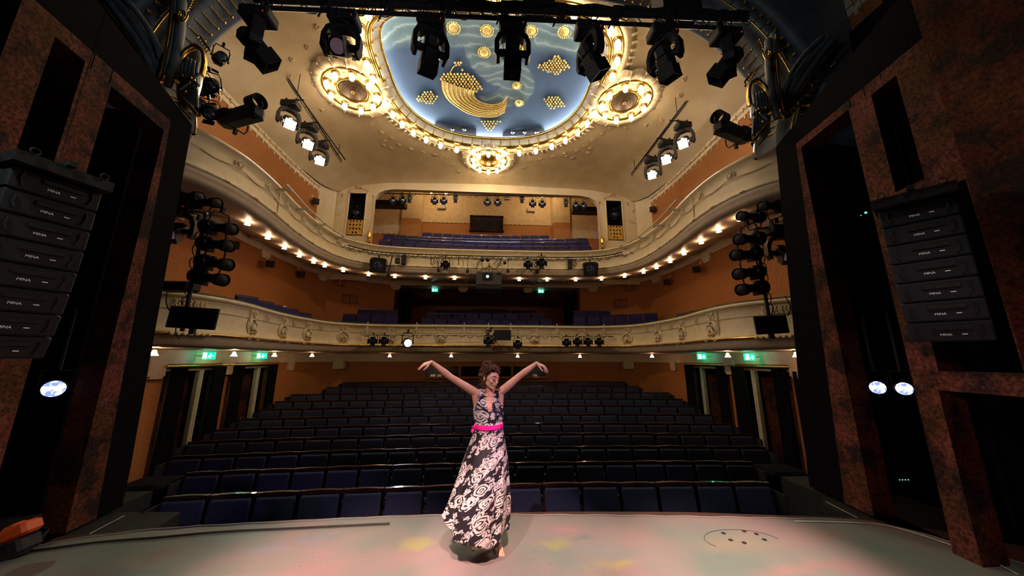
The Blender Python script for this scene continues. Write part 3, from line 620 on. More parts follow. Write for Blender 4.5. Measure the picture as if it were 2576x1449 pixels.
# frieze ornaments on balcony 2
rf=None
for i in range(8,294,6):
    t=(b2[i+1]-b2[i-1]).normalized(); a=math.atan2(t.y,t.x); p=b2[i]+V((t.y,-t.x,0))*-.01+V((0,0,5.38))
    if i%12==8:
        if rf is None:
            mb=MB(); mb.tube([(-.07,0,-.05),(-.08,-.02,.03),(0,-.03,.09),(.08,-.02,.03),(.07,0,-.05)],.014,6); mb.ball((0,-.02,0),(.045,.03,.055),8); mb.ball((-.06,-.015,-.05),.02,6); mb.ball((.06,-.015,-.05),.02,6); rf=mb.build('frieze_ornament',white_pl,balc2,p,(0,0,a))
        else: o=rf.copy(); COL.objects.link(o); o.location=p; o.rotation_euler=(0,0,a)
sw=MB(); Q=b2
P=[]
for i in range(6,296):
    t=(b2[min(i+1,300)]-b2[i-1]).normalized(); P.append(b2[i]+V((t.y,-t.x,0))*.02+V((0,0,5.275+.03*math.cos((i-8)*2*PI/12))))
sw.tube(P,.010,5); P2=[p+V((0,0,-.055*0+.0)) for p in P]; sw.build('swag_garland',white_pl,balc2)
gb=MB()
for i in range(8,296,9):
    t=(b2[i+1]-b2[i-1]).normalized(); n=V((t.y,-t.x,0))
    for k in (-.035,0,.035): gb.ball(b2[i]+n*.085+t*k+V((0,0,4.905)),(.014,.014,.022),6)
gb.build('gilt_bead',gold,balc2)
# ================================================================== CEILING, DOME
RC=V((0,8.2,0))
def sup(a,k=1.0,ax=3.27,bf=3.0,bn=2.34):
    c,s=math.cos(a),math.sin(a); n=2.35 if s>0 else 4.0; b=bf if s>0 else bn
    # keep the roundness consistent across the two halves
    r=(abs(c/ax)**n+abs(s/b)**n)**(-1/n) if abs(c)>1e-9 or abs(s)>1e-9 else 0
    return V((r*c*k,r*s*k,0))
def ringpt(a,off=0,z=0):
    p=sup(a); d=(sup(a+.01)-sup(a-.01)).normalized(); n=V((d.y,-d.x,0)); return RC+p+n*off+V((0,0,z))
NA=144; ANG=[2*PI*k/NA for k in range(NA)]
OUTER=[(6.8,4.9,8.75),(6.8,6,8.38),(6.78,9,8.38),(6.8,10.8,8.38),(6.6,12.4,8.4),(6.35,13.35,8.55),(5.7,13.4,8.8),(4.5,13.4,9.0),(0,13.4,9.1)]
OUTER=[V(p) for p in OUTER]; OUTER=OUTER+[V((-p.x,p.y,p.z)) for p in OUTER[::-1][1:]]+[V((-5,4.9,9.0)),V((0,4.9,9.2)),V((5,4.9,9.0))]
def outpt(a):
    d=V((math.cos(a),math.sin(a),0)); best=None; n=len(OUTER)
    for i in range(n):
        p,q=OUTER[i],OUTER[(i+1)%n]; e=q-p; den=d.x*(-e.y)-d.y*(-e.x)
        if abs(den)<1e-9: continue
        r=p-RC; t=(r.x*(-e.y)-r.y*(-e.x))/den; u=(d.x*r.y-d.y*r.x)/den
        if t>0 and -1e-6<=u<=1+1e-6 and (best is None or t<best[0]): best=(t,p.lerp(q,min(1,max(0,u))))
    return best[1]
mb=MB(); rows=[]
ZC=9.5
for t in [0,.04,.1,.18,.28,.4,.55,.7,.85,1]:
    row=[]
    for a in ANG:
        o=outpt(a); i=ringpt(a,.42,ZC); q=o.lerp(i,t); q.z=o.z+(i.z-o.z)*(1-(1-t)**2.6); row.append(q)
    rows.append(row)
mb.grid(rows,closed=True); struct(mb.build('ceiling',plasterc))
# light ring round the dome
ring=empty('dome_light_ring',(0,0,0)); tag(ring,'cream and gilt moulded ring of frosted bulbs framing the painted ceiling dome','chandelier')
def ringsweep(prof,m,nm,parent,n=144):
    mb=MB(); A=[2*PI*k/n for k in range(n)]; mb.grid([[ringpt(a,o,z) for a in A] for (o,z) in prof],closed=True); return mb.build(nm,m,parent)
ringsweep([(.44,9.52),(.40,9.46),(.30,9.45),(.25,9.40),(.15,9.40),(.13,9.43)],white_pl,'outer_moulding',ring)
ringsweep([(.13,9.43),(.11,9.38),(-.10,9.38),(-.12,9.41)],white_pl,'bulb_band',ring)
ringsweep([(.15,9.395),(.12,9.37),(.10,9.39)],gold,'gilt_fillet',ring)
ringsweep([(-.12,9.41),(-.13,9.37),(-.16,9.36),(-.18,9.39),(-.20,9.36),(-.23,9.37),(-.25,9.41)],gold,'gilt_rope_moulding',ring)
ringsweep([(-.25,9.41),(-.27,9.45),(-.36,9.52),(-.42,9.55)],plaster,'inner_slope',ring)
ringsweep([(-.42,9.55),(-.44,9.54),(-.46,9.57),(-.45,9.62),(-.40,9.64)],gold,'gilt_inner_lip',ring)
for k in range(52):
    mb=MB(); a=2*PI*k/52; mb.tube([ringpt(a,-.25,9.40),ringpt(a,-.33,9.48),ringpt(a,-.43,9.53)],.012,5); mb.box(ringpt(a,-.255,9.40),(.05,.05,.04)); mb.build('gilt_spoke',gold,ring)
N2=124
for k in range(N2):
    a=2*PI*(k+.5)/N2; p=ringpt(a,.33,9.43); q=ringpt(a,.47,9.46)
    dm=min(abs((math.atan2(p.y-8.2,p.x)-m+PI)%(2*PI)-PI) for m in (PI/2,.08,PI-.1))
    if dm<.30: continue
    MB().tube([p,q+V((0,0,-.02))],[.036,.024],6).build('dentil',white_pl,ring)
bulbmesh=None; sockmesh=None
def bulb(parent,loc,s=1.0):
    global bulbmesh,sockmesh
    if bulbmesh is None:
        m1=MB(); m1.lathe([(.0,-.175),(.022,-.170),(.040,-.155),(.05,-.13),(.053,-.09),(.050,-.04),(.045,-.02)],n=14); bulbmesh=m1.build('bulb',bulbm,parent,loc)
        m2=MB(); m2.lathe([(.05,-.035),(.062,-.03),(.075,-.022),(.08,0),(.05,.02)],n=14); sockmesh=m2.build('bulb_socket',gold,parent,loc); o,q=bulbmesh,sockmesh
    else:
        o=bulbmesh.copy(); COL.objects.link(o); o.parent=parent; o.location=loc; q=sockmesh.copy(); COL.objects.link(q); q.parent=parent; q.location=loc
    s*=1.4; o.scale=(s,s,s); q.scale=(s,s,s)
bp=[at_z(u,v,9.3) for u,v in ((925,30),(920,80),(922,120),(929,160),(940,197),(970,258),(990,285),(1012,310),(1040,331),(1073,348),(1110,360),(1150,370),(1192,375),(1267,378),(1305,375),(1345,370),(1383,360),(1418,347),(1447,328),(1470,306),(1490,282),(1534,190),(1544,152),(1549,110),(1550,62),(1515,20),(1450,15),(1380,12),(1243,8),(1173,6),(1103,3),(1035,0),(962,0))]
for p in bp:
    a=math.atan2(p.y-8.2,p.x); q=min((ringpt(a+d*.004,0,9.375) for d in range(-25,26)),key=lambda q:(q.xy-p.xy).length); bulb(ring,q)
# medallions
def medallion(c,rad,nb,label,cover):
    r=empty('ceiling_medallion',c); tag(r,label,'chandelier','rosettes of bulbs set in the edge of the dome ring')
    mb=MB(); n=96; S=rad/.70
    def rr(k,b): a=2*PI*k/n; return b
    rows=[]
    for rr0,z in ((.86,-.02),(.92,-.05),(1.05,-.03),(1.16,.02)):
        rows.append([V((S*rr0*(1+(.055*abs(math.cos(8*2*PI*k/n/1)) if rr0>1 else 0))*math.cos(2*PI*k/n),S*rr0*(1+(.055*abs(math.cos(8*2*PI*k/n)) if rr0>1 else 0))*math.sin(2*PI*k/n),z-.025*(abs(math.sin(8*2*PI*k/n)) if rr0>.9 else 0))) for k in range(n)])
    mb.grid(rows,closed=True); 
    for k in range(16):
        a=2*PI*(k+.5)/16; mb.tube([(S*.88*math.cos(a),S*.88*math.sin(a),-.05),(S*1.0*math.cos(a),S*1.0*math.sin(a),-.07),(S*1.1*math.cos(a),S*1.1*math.sin(a),-.03)],[.02,.035,.02],6); mb.ball((S*1.13*math.cos(a),S*1.13*math.sin(a),-.03),.035,8)
    mb.build('petal_surround',white_pl,r)
    mb=MB(); mb.lathe([(S*.86,-.02),(S*.84,-.06),(S*.80,-.03),(S*.78,-.02)],n=48); mb.lathe([(S*.52,-.02),(S*.48,-.07),(S*.42,-.05),(S*.40,.0)],n=48); mb.build('gilt_ring',gold,r)
    mb=MB(); mb.lathe([(S*.80,-.02),(S*.66,-.035),(S*.50,-.02)],n=48); 
    for k in range(nb*2):
        a=2*PI*k/(nb*2)+.2; mb.ball((S*.66*math.cos(a),S*.66*math.sin(a),-.04),(.04,.04,.02),6)
    mb.build('bulb_bed',white_pl,r)
    mb=MB(); mb.lathe([(S*.42,-.02),(S*.36,-.05),(.05,-.07),(0,-.07)],n=36)
    if cover is gold:
        for k in range(7): mb.box((-.24+.08*k,0,-.08),(.02,S*.6,.02))
    mb.build('centre_grille',cover,r)
    g=MB(); g.ball((0,0,-.09),(.05,.05,.03),8); g.tube([(0,-.06,-.09),(.05,0,-.1),(0,.06,-.09)],.012,5); g.build('centre_boss',gold,r)
    for k in range(nb):
        a=2*PI*k/nb+PI/2; bulb(r,(S*.70*math.cos(a),S*.70*math.sin(a),-.035),.95)
medallion((-4.03,8.62,9.40),.66,9,'round bulb rosette with a bronze grille at the left side of the dome ring',bronze)
medallion((4.0,8.48,9.40),.66,9,'round bulb rosette with a bronze grille at the right side of the dome ring',bronze)
medallion((-.1,11.87,9.40),.60,10,'gilt-centred bulb rosette at the rear of the dome ring, nearest the gallery',gold)
# small relief motifs scattered on the ceiling around the ring: parts of the ceiling ring
def ceilz(x,y):
    a=math.atan2(y-8.2,x); o=outpt(a); i=ringpt(a,.42,ZC); L=(V((o.x,o.y,0))-V((i.x,i.y,0))).length; t=1-(V((x,y,0))-V((i.x,i.y,0))).length/L; t=min(1,max(0,t)); return o.z+(ZC-o.z)*(1-(1-t)**2.6)
cm=None; cnt=0
pts=[(u,v) for u,v in ((1140,413),(1155,431),(1190,442),(1225,447),(1260,443),(1295,434),(1318,421),(870,290),(890,293),(935,310),(960,330),(985,345),(1005,363),(1035,373),(1065,380),(1095,388),(1125,395),(968,352),(966,364),(985,371),(1330,403),(1360,398),(1390,392),(1420,385),(1450,378),(1470,365),(1490,350),(1515,335),(1535,320),(1575,320),(1625,312),(1665,300),(1710,240),(1720,200),(1700,160),(730,192),(735,150),(775,120),(800,70),(757,258),(810,275),(1425,390),(1440,396),(1485,371),(1480,382))]
for u,v in pts:
    z=9.3
    for _ in range(8): p=at_z(u,v,z); z=ceilz(p.x,p.y)
    if cm is None:
        mb=MB(); mb.tube([(-.09,0,0),(-.05,.05,-.02),(0,.01,-.025),(.05,.05,-.02),(.09,0,0)],.014,5); mb.tube([(-.04,-.04,0),(0,-.01,-.02),(.04,-.04,0)],.014,5); mb.ball((0,0,-.01),(.02,.02,.015),6); cm=mb.build('plaster_flower_relief',plasterc,bpy.data.objects['ceiling'],(p.x,p.y,z-.0)); o=cm
    else: o=cm.copy(); COL.objects.link(o); o.location=(p.x,p.y,z)
    o.rotation_euler=(0,0,math.atan2(p.y-8.2,p.x)-PI/2); cnt+=1
# painted dome
def bowl(x,y):
    a=math.atan2(y-8.2,x); r=(V((x,y,0))-RC).length; rm=(ringpt(a,-.02)-RC).length; q=min(1.0,r/rm); return 9.68+.75*(1-q**2.6)
mb=MB(); rows=[]
for q in [1.0,.985,.96,.92,.86,.78,.68,.56,.42,.26,.1,.001]:
    rows.append([V((RC.x+(ringpt(a,-.02)-RC).x*q,RC.y+(ringpt(a,-.02)-RC).y*q,9.68+.75*(1-q**2.6))) for a in ANG])
def domemat():
    m=bpy.data.materials.new('painted_sky_dome'); m.use_nodes=True; nt=m.node_tree; L=nt.links; N=nt.nodes; p=N['Principled BSDF']; p.inputs['Roughness'].default_value=.7
    tc=N.new('ShaderNodeTexCoord'); sx=N.new('ShaderNodeSeparateXYZ')
    wp=N.new('ShaderNodeTexNoise'); wp.inputs['Scale'].default_value=1.2; wp.inputs['Detail'].default_value=3; L.new(tc.outputs['Object'],wp.inputs['Vector'])
    wv=N.new('ShaderNodeVectorMath'); wv.operation='MULTIPLY_ADD'; L.new(wp.outputs['Color'],wv.inputs[0]); wv.inputs[1].default_value=(.35,.35,0); L.new(tc.outputs['Object'],wv.inputs[2])
    def ell(c,r,rot=0,e0=1.06,e1=.98):
        s1=N.new('ShaderNodeVectorMath'); s1.operation='SUBTRACT'; L.new(wv.outputs[0],s1.inputs[0]); s1.inputs[1].default_value=(c[0]+.17,c[1]+.17,0)
        ro=N.new('ShaderNodeVectorRotate'); ro.rotation_type='Z_AXIS'; L.new(s1.outputs[0],ro.inputs[0]); ro.inputs['Angle'].default_value=rot
        s2=N.new('ShaderNodeVectorMath'); s2.operation='MULTIPLY'; L.new(ro.outputs[0],s2.inputs[0]); s2.inputs[1].default_value=(1/r[0],1/r[1],0)
        s3=N.new('ShaderNodeVectorMath'); s3.operation='LENGTH'; L.new(s2.outputs[0],s3.inputs[0])
        a=N.new('ShaderNodeMapRange'); L.new(s3.outputs['Value'],a.inputs[0]); a.inputs[1].default_value=e0; a.inputs[2].default_value=e1; a.inputs[3].default_value=0; a.inputs[4].default_value=1; return a.outputs[0]
    D=lambda u,v:at_z(u,v,10.2)
    def mx2(a,b,op='MAXIMUM'):
        k=N.new('ShaderNodeMath'); k.operation=op; L.new(a,k.inputs[0]); L.new(b,k.inputs[1]); return k.outputs[0]
    c1=D(1265,222); c2=D(1246,222); c3=D(1231,227)
    veil=ell((c1.x,c1.y),(1.02,.88)); hole=ell((D(1200,212).x,D(1200,212).y),(.80,.62)); h2=N.new('ShaderNodeMath'); h2.operation='SUBTRACT'; h2.inputs[0].default_value=1; L.new(hole,h2.inputs[1]); veil=mx2(veil,h2.outputs[0],'MULTIPLY')
    top=ell((0,4.5),(6.5,3.35)); veil=mx2(veil,top); col=ell((D(1235,140).x+.05,D(1235,140).y+.1),(.75,1.15),.35); veil=mx2(veil,col)
    # swirling strokes
    wt=N.new('ShaderNodeTexWave'); wt.inputs['Scale'].default_value=1.6; wt.inputs['Distortion'].default_value=14; wt.inputs['Detail'].default_value=6; wt.inputs['Detail Scale'].default_value=.45; wt.wave_type='RINGS'; wt.rings_direction='SPHERICAL'; L.new(tc.outputs['Object'],wt.inputs['Vector'])
    r=N.new('ShaderNodeValToRGB'); e=r.color_ramp.elements; e[0].position=.2; e[0].color=(.065,.092,.085,1); e[1].position=.99; e[1].color=(.19,.21,.18,1); k=e.new(.85); k.color=(.10,.125,.11,1); L.new(wt.outputs['Fac'],r.inputs[0])
    nb=N.new('ShaderNodeTexNoise'); nb.inputs['Scale'].default_value=.9; nb.inputs['Detail'].default_value=8; L.new(tc.outputs['Object'],nb.inputs['Vector'])
    rb_=N.new('ShaderNodeValToRGB'); e=rb_.color_ramp.elements; e[0].position=.3; e[0].color=(.008,.030,.060,1); e[1].position=.7; e[1].color=(.024,.040,.072,1); L.new(nb.outputs['Fac'],rb_.inputs[0])
    mx=N.new('ShaderNodeMix'); mx.data_type='RGBA'; L.new(veil,mx.inputs[0]); L.new(rb_.outputs[0],mx.inputs[6]); L.new(r.outputs[0],mx.inputs[7]); L.new(mx.outputs[2],p.inputs['Base Color'])
    return m
mb.grid(rows,closed=True,flip=True); dome=struct(mb.build('ceiling_dome',domemat()))
ct=MB(); ct.tube([ringpt(a,-.22,9.69) for a in ANG],.02,6,closed=True); tag(ct.build('cove_light_tube',coveglow),'cool white light tube hidden in the cove behind the rim of the painted dome','light')
mb=MB(); mb.grid([[ringpt(a,-.42,9.63) for a in ANG],[ringpt(a,-.02,9.64) for a in ANG],[ringpt(a,.02,9.72) for a in ANG]],closed=True); struct(mb.build('cove_ledge',plaster))
def on_bowl(u,v):
    z=10.1
    for _ in range(12): p=at_z(u,v,z); z=bowl(p.x,p.y)
    return V((p.x,p.y,z-.02))
# gold relief crescent with berry cascade
cr=empty('gold_crescent',on_bowl(1190,260)); tag(cr,'large gilded crescent relief sweeping under a cluster of berries on the blue dome','relief')
base=cr.location.copy(); mb=MB()
outer=[(1110,198),(1113,225),(1125,248),(1145,265),(1175,283),(1210,292),(1248,292),(1270,280)]; innr=[(1195,226),(1193,236),(1200,247),(1215,255),(1235,260),(1255,258),(1268,250),(1277,238)]
O=resample(spline([on_bowl(*q) for q in outer],6),40); I=resample(spline([on_bowl(*q) for q in innr],6),40)
mb.grid([[O[i].lerp(I[i],t)-base+V((0,0,-.05*math.sin(PI*t)-.01)) for i in range(40)] for t in [k/14 for k in range(15)]]); 
for k in range(8):
    t=(k+.5)/8; mb.tube([O[i].lerp(I[i],t)-base+V((0,0,-.05*math.sin(PI*t)-.02)) for i in range(40)],.012,5)
mb.build('crescent_body',goldm,cr)
mb=MB()
def cluster(mb,base,poly,step,r,seed=1):
    rnd=random.Random(seed); us=[p[0] for p in poly]; vs=[p[1] for p in poly]; v=min(vs); row=0
    def ins(x,y):
        c=False; j=len(poly)-1
        for i in range(len(poly)):
            if (poly[i][1]>y)!=(poly[j][1]>y) and x<(poly[j][0]-poly[i][0])*(y-poly[i][1])/(poly[j][1]-poly[i][1])+poly[i][0]: c=not c
            j=i
        return c
    while v<=max(vs):
        u=min(us)+(row%2)*step/2
        while u<=max(us):
            if ins(u,v): p=on_bowl(u+rnd.uniform(-.7,.7),v+rnd.uniform(-.5,.5)); mb.ball(p-base+V((0,0,-r*.4)),(r,r,r*.8),6); mb.ball(p-base+V((0,0,-r*1.2)),(r*.35,)*3,5)
            u+=step
        v+=step*.72; row+=1
cluster(mb,base,[(1105,200),(1120,180),(1160,178),(1185,185),(1212,212),(1218,222),(1200,230),(1175,222),(1150,228),(1125,212)],8.5,.042)
cluster(mb,base,[(1142,152),(1162,150),(1158,163),(1144,163)],7,.04); cluster(mb,base,[(1160,170),(1170,168),(1170,176),(1160,176)],7,.04)
mb.tube([on_bowl(1150,160)-base,on_bowl(1140,168)-base,on_bowl(1132,182)-base],.015,5); mb.build('berry_cluster',goldm,cr)
for lab,poly in (('left of the crescent',[(1042,249),(1075,224),(1104,240),(1088,263)]),('above and left of the crescent',[(1060,166),(1078,148),(1105,135),(1120,143),(1100,152),(1075,166)]),('at the right, beneath the tilted moving head',[(1347,166),(1405,134),(1434,165),(1400,187)]),
                 ('at the lower right of the dome',[(1362,246),(1400,237),(1425,265),(1380,273)]),('at its rear, nearest the gallery',[(1201,298),(1262,300),(1245,318),(1230,330),(1218,315)])):
    b=on_bowl(sum(p[0] for p in poly)/len(poly),sum(p[1] for p in poly)/len(poly)); mb=MB(); cluster(mb,b,poly,7.6,.036,3); tag(mb.build('berry_relief',goldm,None,b),'patch of gold berries on the blue dome, %s'%lab,'relief','gold berry patches on the dome')
fl=None
for i,(u,v) in enumerate(((1141,68),(1336,76),(1306,123),(1300,214),(1306,258),(1252,277),(1193,277),(1218,130),(1420,78),(1225,75))):
    p=on_bowl(u,v)
    if fl is None:
        fl=empty('gilt_flower',p); mb=MB(); mb.lathe([(.11,0),(.10,-.03),(.06,-.02),(.03,-.05),(0,-.055)],n=20); mb.build('flower_disc',goldm,fl); mb=MB()
        for k in range(18): a=2*PI*k/18; mb.ball((.14*math.cos(a),.14*math.sin(a),-.01),(.022,.022,.018),6)
        mb.build('petal_ring',gold,fl); o=fl
    else: o=dup(fl); o.location=p
    s=1.0 if i in (3,4,5,6) else 1.2; o.scale=(s,s,s)
    tag(o,'gilded sunflower relief '+('on the pale veil at the far left','on the pale veil right of centre, between two moving heads','just right of the central moving head, below the top row of sunflowers','on the curl of the veil, upper of the right pair','on the curl of the veil, lower of the right pair','at the foot of the curl, right of two','at the foot of the curl, left of two','partly hidden behind the left side of the central moving head','partly hidden by the tilted moving head','hidden close behind the yoke of the central moving head')[i],'relief','gilded sunflowers on the dome')
# two slots with house lanterns at the rear rim of the dome
for j,(poly) in enumerate((((1090,318),(1098,303),(1198,322),(1198,343),(1092,330)),((1264,343),(1266,330),(1362,316),(1371,328),(1368,338)))):
    ps=[on_bowl(*q) for q in poly]; b=sum(ps,V())/len(ps); mb=MB(); r=empty('lantern_slot',b); struct(r); r.name='trim_%d'%(16+j)
    mb.add([p-b+V((0,0,-.012)) for p in ps],[tuple(range(len(ps)))]); mb.build('slot_opening',blackcloth,r)
    for k in range(3):
        q=on_bowl(poly[0][0]+18+30*k+(0 if j==0 else 8),324 if j==0 else 331); lo=empty('house_lantern',q); tag(lo,'small house lantern peering out of the %s slot in the dome rim, %s one'%(('left','right')[j],('left','middle','right')[k]),'light','lanterns in the dome rim slots')
        l=MB(); l.box((0,0,0),(.13,.1,.1)); l.build('body',steel,lo); l=MB(); l.lathe([(.0,-.075),(.035,-.07),(.04,-.04)],n=10); l.build('lens',lensglass,lo)
# ================================================================== PROSCENIUM ARCH AND SIDE PORTALS
AH=[(4.95,5.45),(5.0,5.75),(5.22,6.45),(5.12,7.02),(4.80,7.6),(4.35,8.08),(3.75,8.45),(2.8,8.80),(1.5,9.0),(0,9.08)]
ap=[V((-x,5.3,z)) for x,z in AH][:-1]+[V((x,5.3,z)) for x,z in AH[::-1]]
ap=resample(spline(ap,8),181)
def arch_off(o,y):
    out=[]
    for i,p in enumerate(ap):
        t=(ap[min(i+1,180)]-ap[max(i-1,0)]).normalized(); n=V((-t.z,0,t.x)); out.append(V((p.x+n.x*o,y,p.z+n.z*o)))
    return out
mb=MB(); mb.grid([arch_off(o,y) for o,y in ((.12,5.36),(0,5.34),(0,5.28),(.04,5.24),(.06,5.1),(.10,4.98),(.09,4.92),(.20,4.88),(.30,4.80),(.30,4.76),(.42,4.74),(.5,4.76),(.62,4.74),(.62,4.70),(.75,4.68),(1.1,4.68),(1.6,4.7),(3.2,4.7))])
arch=struct(mb.build('trim_20',bluegrey))
TA,TB,TC,TD=arch_off(.42,4.72),arch_off(.24,4.80),arch_off(.10,4.98),arch_off(-.01,5.20)
for k in range(4,177,2):
    a=TA[k]; b=TB[k]; c=TC[k]; d=TD[k]; g=MB(); g.tube([a,a.lerp(b,.3),b],[.04,.013,.009],6); g.tube([c,d],[.012,.016],5); g.ball(d,(.026,.026,.026),6); g.ball(c,(.02,.02,.02),6)
    for q in range(3): g.ball(a+V((math.cos(q*2.1)*.025,0,math.sin(q*2.1)*.025)),.02,5)
    g.build('trumpet_flower',gold,arch)
mb=MB(); mb.tube(arch_off(.24,4.78),.018,6); mb.tube(arch_off(-.01,5.3)[0:14],.012,5); mb.build('gilt_line',gold,arch)
# lateral arch mouldings on both sides, built once on the left and mirrored
def am(pts,y,s): return [V((-p.x if s>0 else p.x,p.y,p.z)) for p in [at_y(u,v,y) for u,v in pts]]
for s,nm in ((-1,'left'),(1,'right')):
    r=struct(empty('trim_%d'%(21 if s<0 else 22),(0,0,0)))
    mb=MB()
    for pts,rad,y in (([(265,-30),(310,20),(345,65),(375,115),(395,160),(408,195)],.075,4.55),([(250,-25),(290,25),(330,80),(362,130),(385,180),(398,205)],.05,4.5),([(285,-30),(335,20),(368,65),(392,110),(405,150)],.045,4.5),([(235,-35),(275,25),(315,85),(350,140),(378,192)],.03,4.52)):
        mb.tube(spline(am(pts,y,s),5),rad,8)
    for pts in (([(402,200),(425,140),(437,60),(442,-20)]),([(418,215),(440,160),(452,90),(458,0)])): mb.tube(spline(am(pts,4.52,s),5),.06,8)
    mb.build('grey_rib_moulding',bluegrey,r)
    g=MB()
    g.tube(spline(am([(398,205),(408,170),(420,120),(430,60),(434,-20)],4.45,s),5),.030,6,flat=.5)
    g.tube(spline(am([(228,-30),(262,20),(300,65),(340,120),(370,170),(392,200)],4.45,s),5),.014,6)
    for d in (0,6): g.tube(spline(am([(200-d,-10+d),(285-d,95+d),(345-d,150+d),(388-d,205+d)],4.42,s),4),.012,5)
    g.tube(spline(am([(380,197),(392,212),(406,205),(412,190)],4.42,s),4),[.02]*5+[.045]*4+[.02]*4,6)
    # cloverleaf emblem and clasps on the straight rail
    g.tube(spline(am([(292,98),(300,95),(306,104),(312,106),(310,116),(314,124),(304,122),(298,112),(292,110)],4.40,s),3,closed=True),.009,5,closed=True)
    for (u,v) in ((243,42),(350,158),(372,183)): 
        for q in range(3): p=am([(u+q*5-5,v+q*5-5)],4.4,s)[0]; g.ball(p,.022,6)
    # spiral scroll
    sp=[(458+14*math.cos(a)*(1-a/16),38+16*math.sin(a)*(1-a/16)) for a in [k*.55 for k in range(24)]]; g.tube(am(sp,4.4,s),.014,5)
    for k in range(5): g.tube(spline(am([(470+k*3,28-k*6),(478+k*3,22-k*6),(484+k*2,30-k*6)],4.4,s),3),.012,5)
    g.build('gilt_moulding',gold,r)
    # shield console at the springing of the arch
    co=struct(empty('trim_%d'%(23 if s<0 else 24),(0,0,0)))
    mb=MB(); ovp=am([(452+0*k,0) for k in range(1)],4.6,s)
    rows=[]
    for q,dy in ((1.0,.10),(.9,-.02),(.75,-.08),(.5,-.13),(.2,-.15)):
        rows.append(am([(478+q*34*math.cos(2*PI*k/24)-q*10*math.sin(2*PI*k/24),195+q*88*math.sin(2*PI*k/24)) for k in range(24)],4.75+dy,s))
    mb.grid(rows,closed=True)
    for k in range(5): mb.tube(spline(am([(462+k*9,140+k*4),(458+k*9,190),(464+k*8,250+k*5)],4.58,s),4),.022,6)
    mb.tube(am([(450,185),(500,215)],4.5,s),.022,6); mb.tube(am([(500,185),(452,225)],4.5,s),.022,6)
    mb.build('shield',bluegrey,co)
    g=MB(); g.tube(spline(am([(446,205),(450,165),(468,132),(492,118),(510,130),(514,160),(508,190)],4.55,s),5),.045,7,flat=.6)
    g.tube(am([(450,235),(496,288)],4.45,s),.022,6); g.tube(am([(442,255),(480,300)],4.45,s),.012,6)
    for (u,v) in ((458,190),(476,207),(494,222),(480,195),(466,230),(488,200)): g.ball(am([(u,v)],4.45,s)[0],.022,6)
    for k in range(5): g.tube(spline(am([(496+k*5,96+k*7),(503+k*5,90+k*7),(508+k*5,100+k*7)],4.5,s),3),.012,5)
    g.build('gilt_shield_edge',gold,co)
# black header wall above the set portals, behind the mouldings
mb=MB()
for s in (-1,1): mb.box((s*8.6,5.0,5.2),(6.6,.1,12.5)); 
struct(mb.build('wall_proscenium',blackp))
mb=MB(); mb.box((0,4.6,11.2),(26,.1,3.6)); struct(mb.build('wall_proscenium_top',blackp))
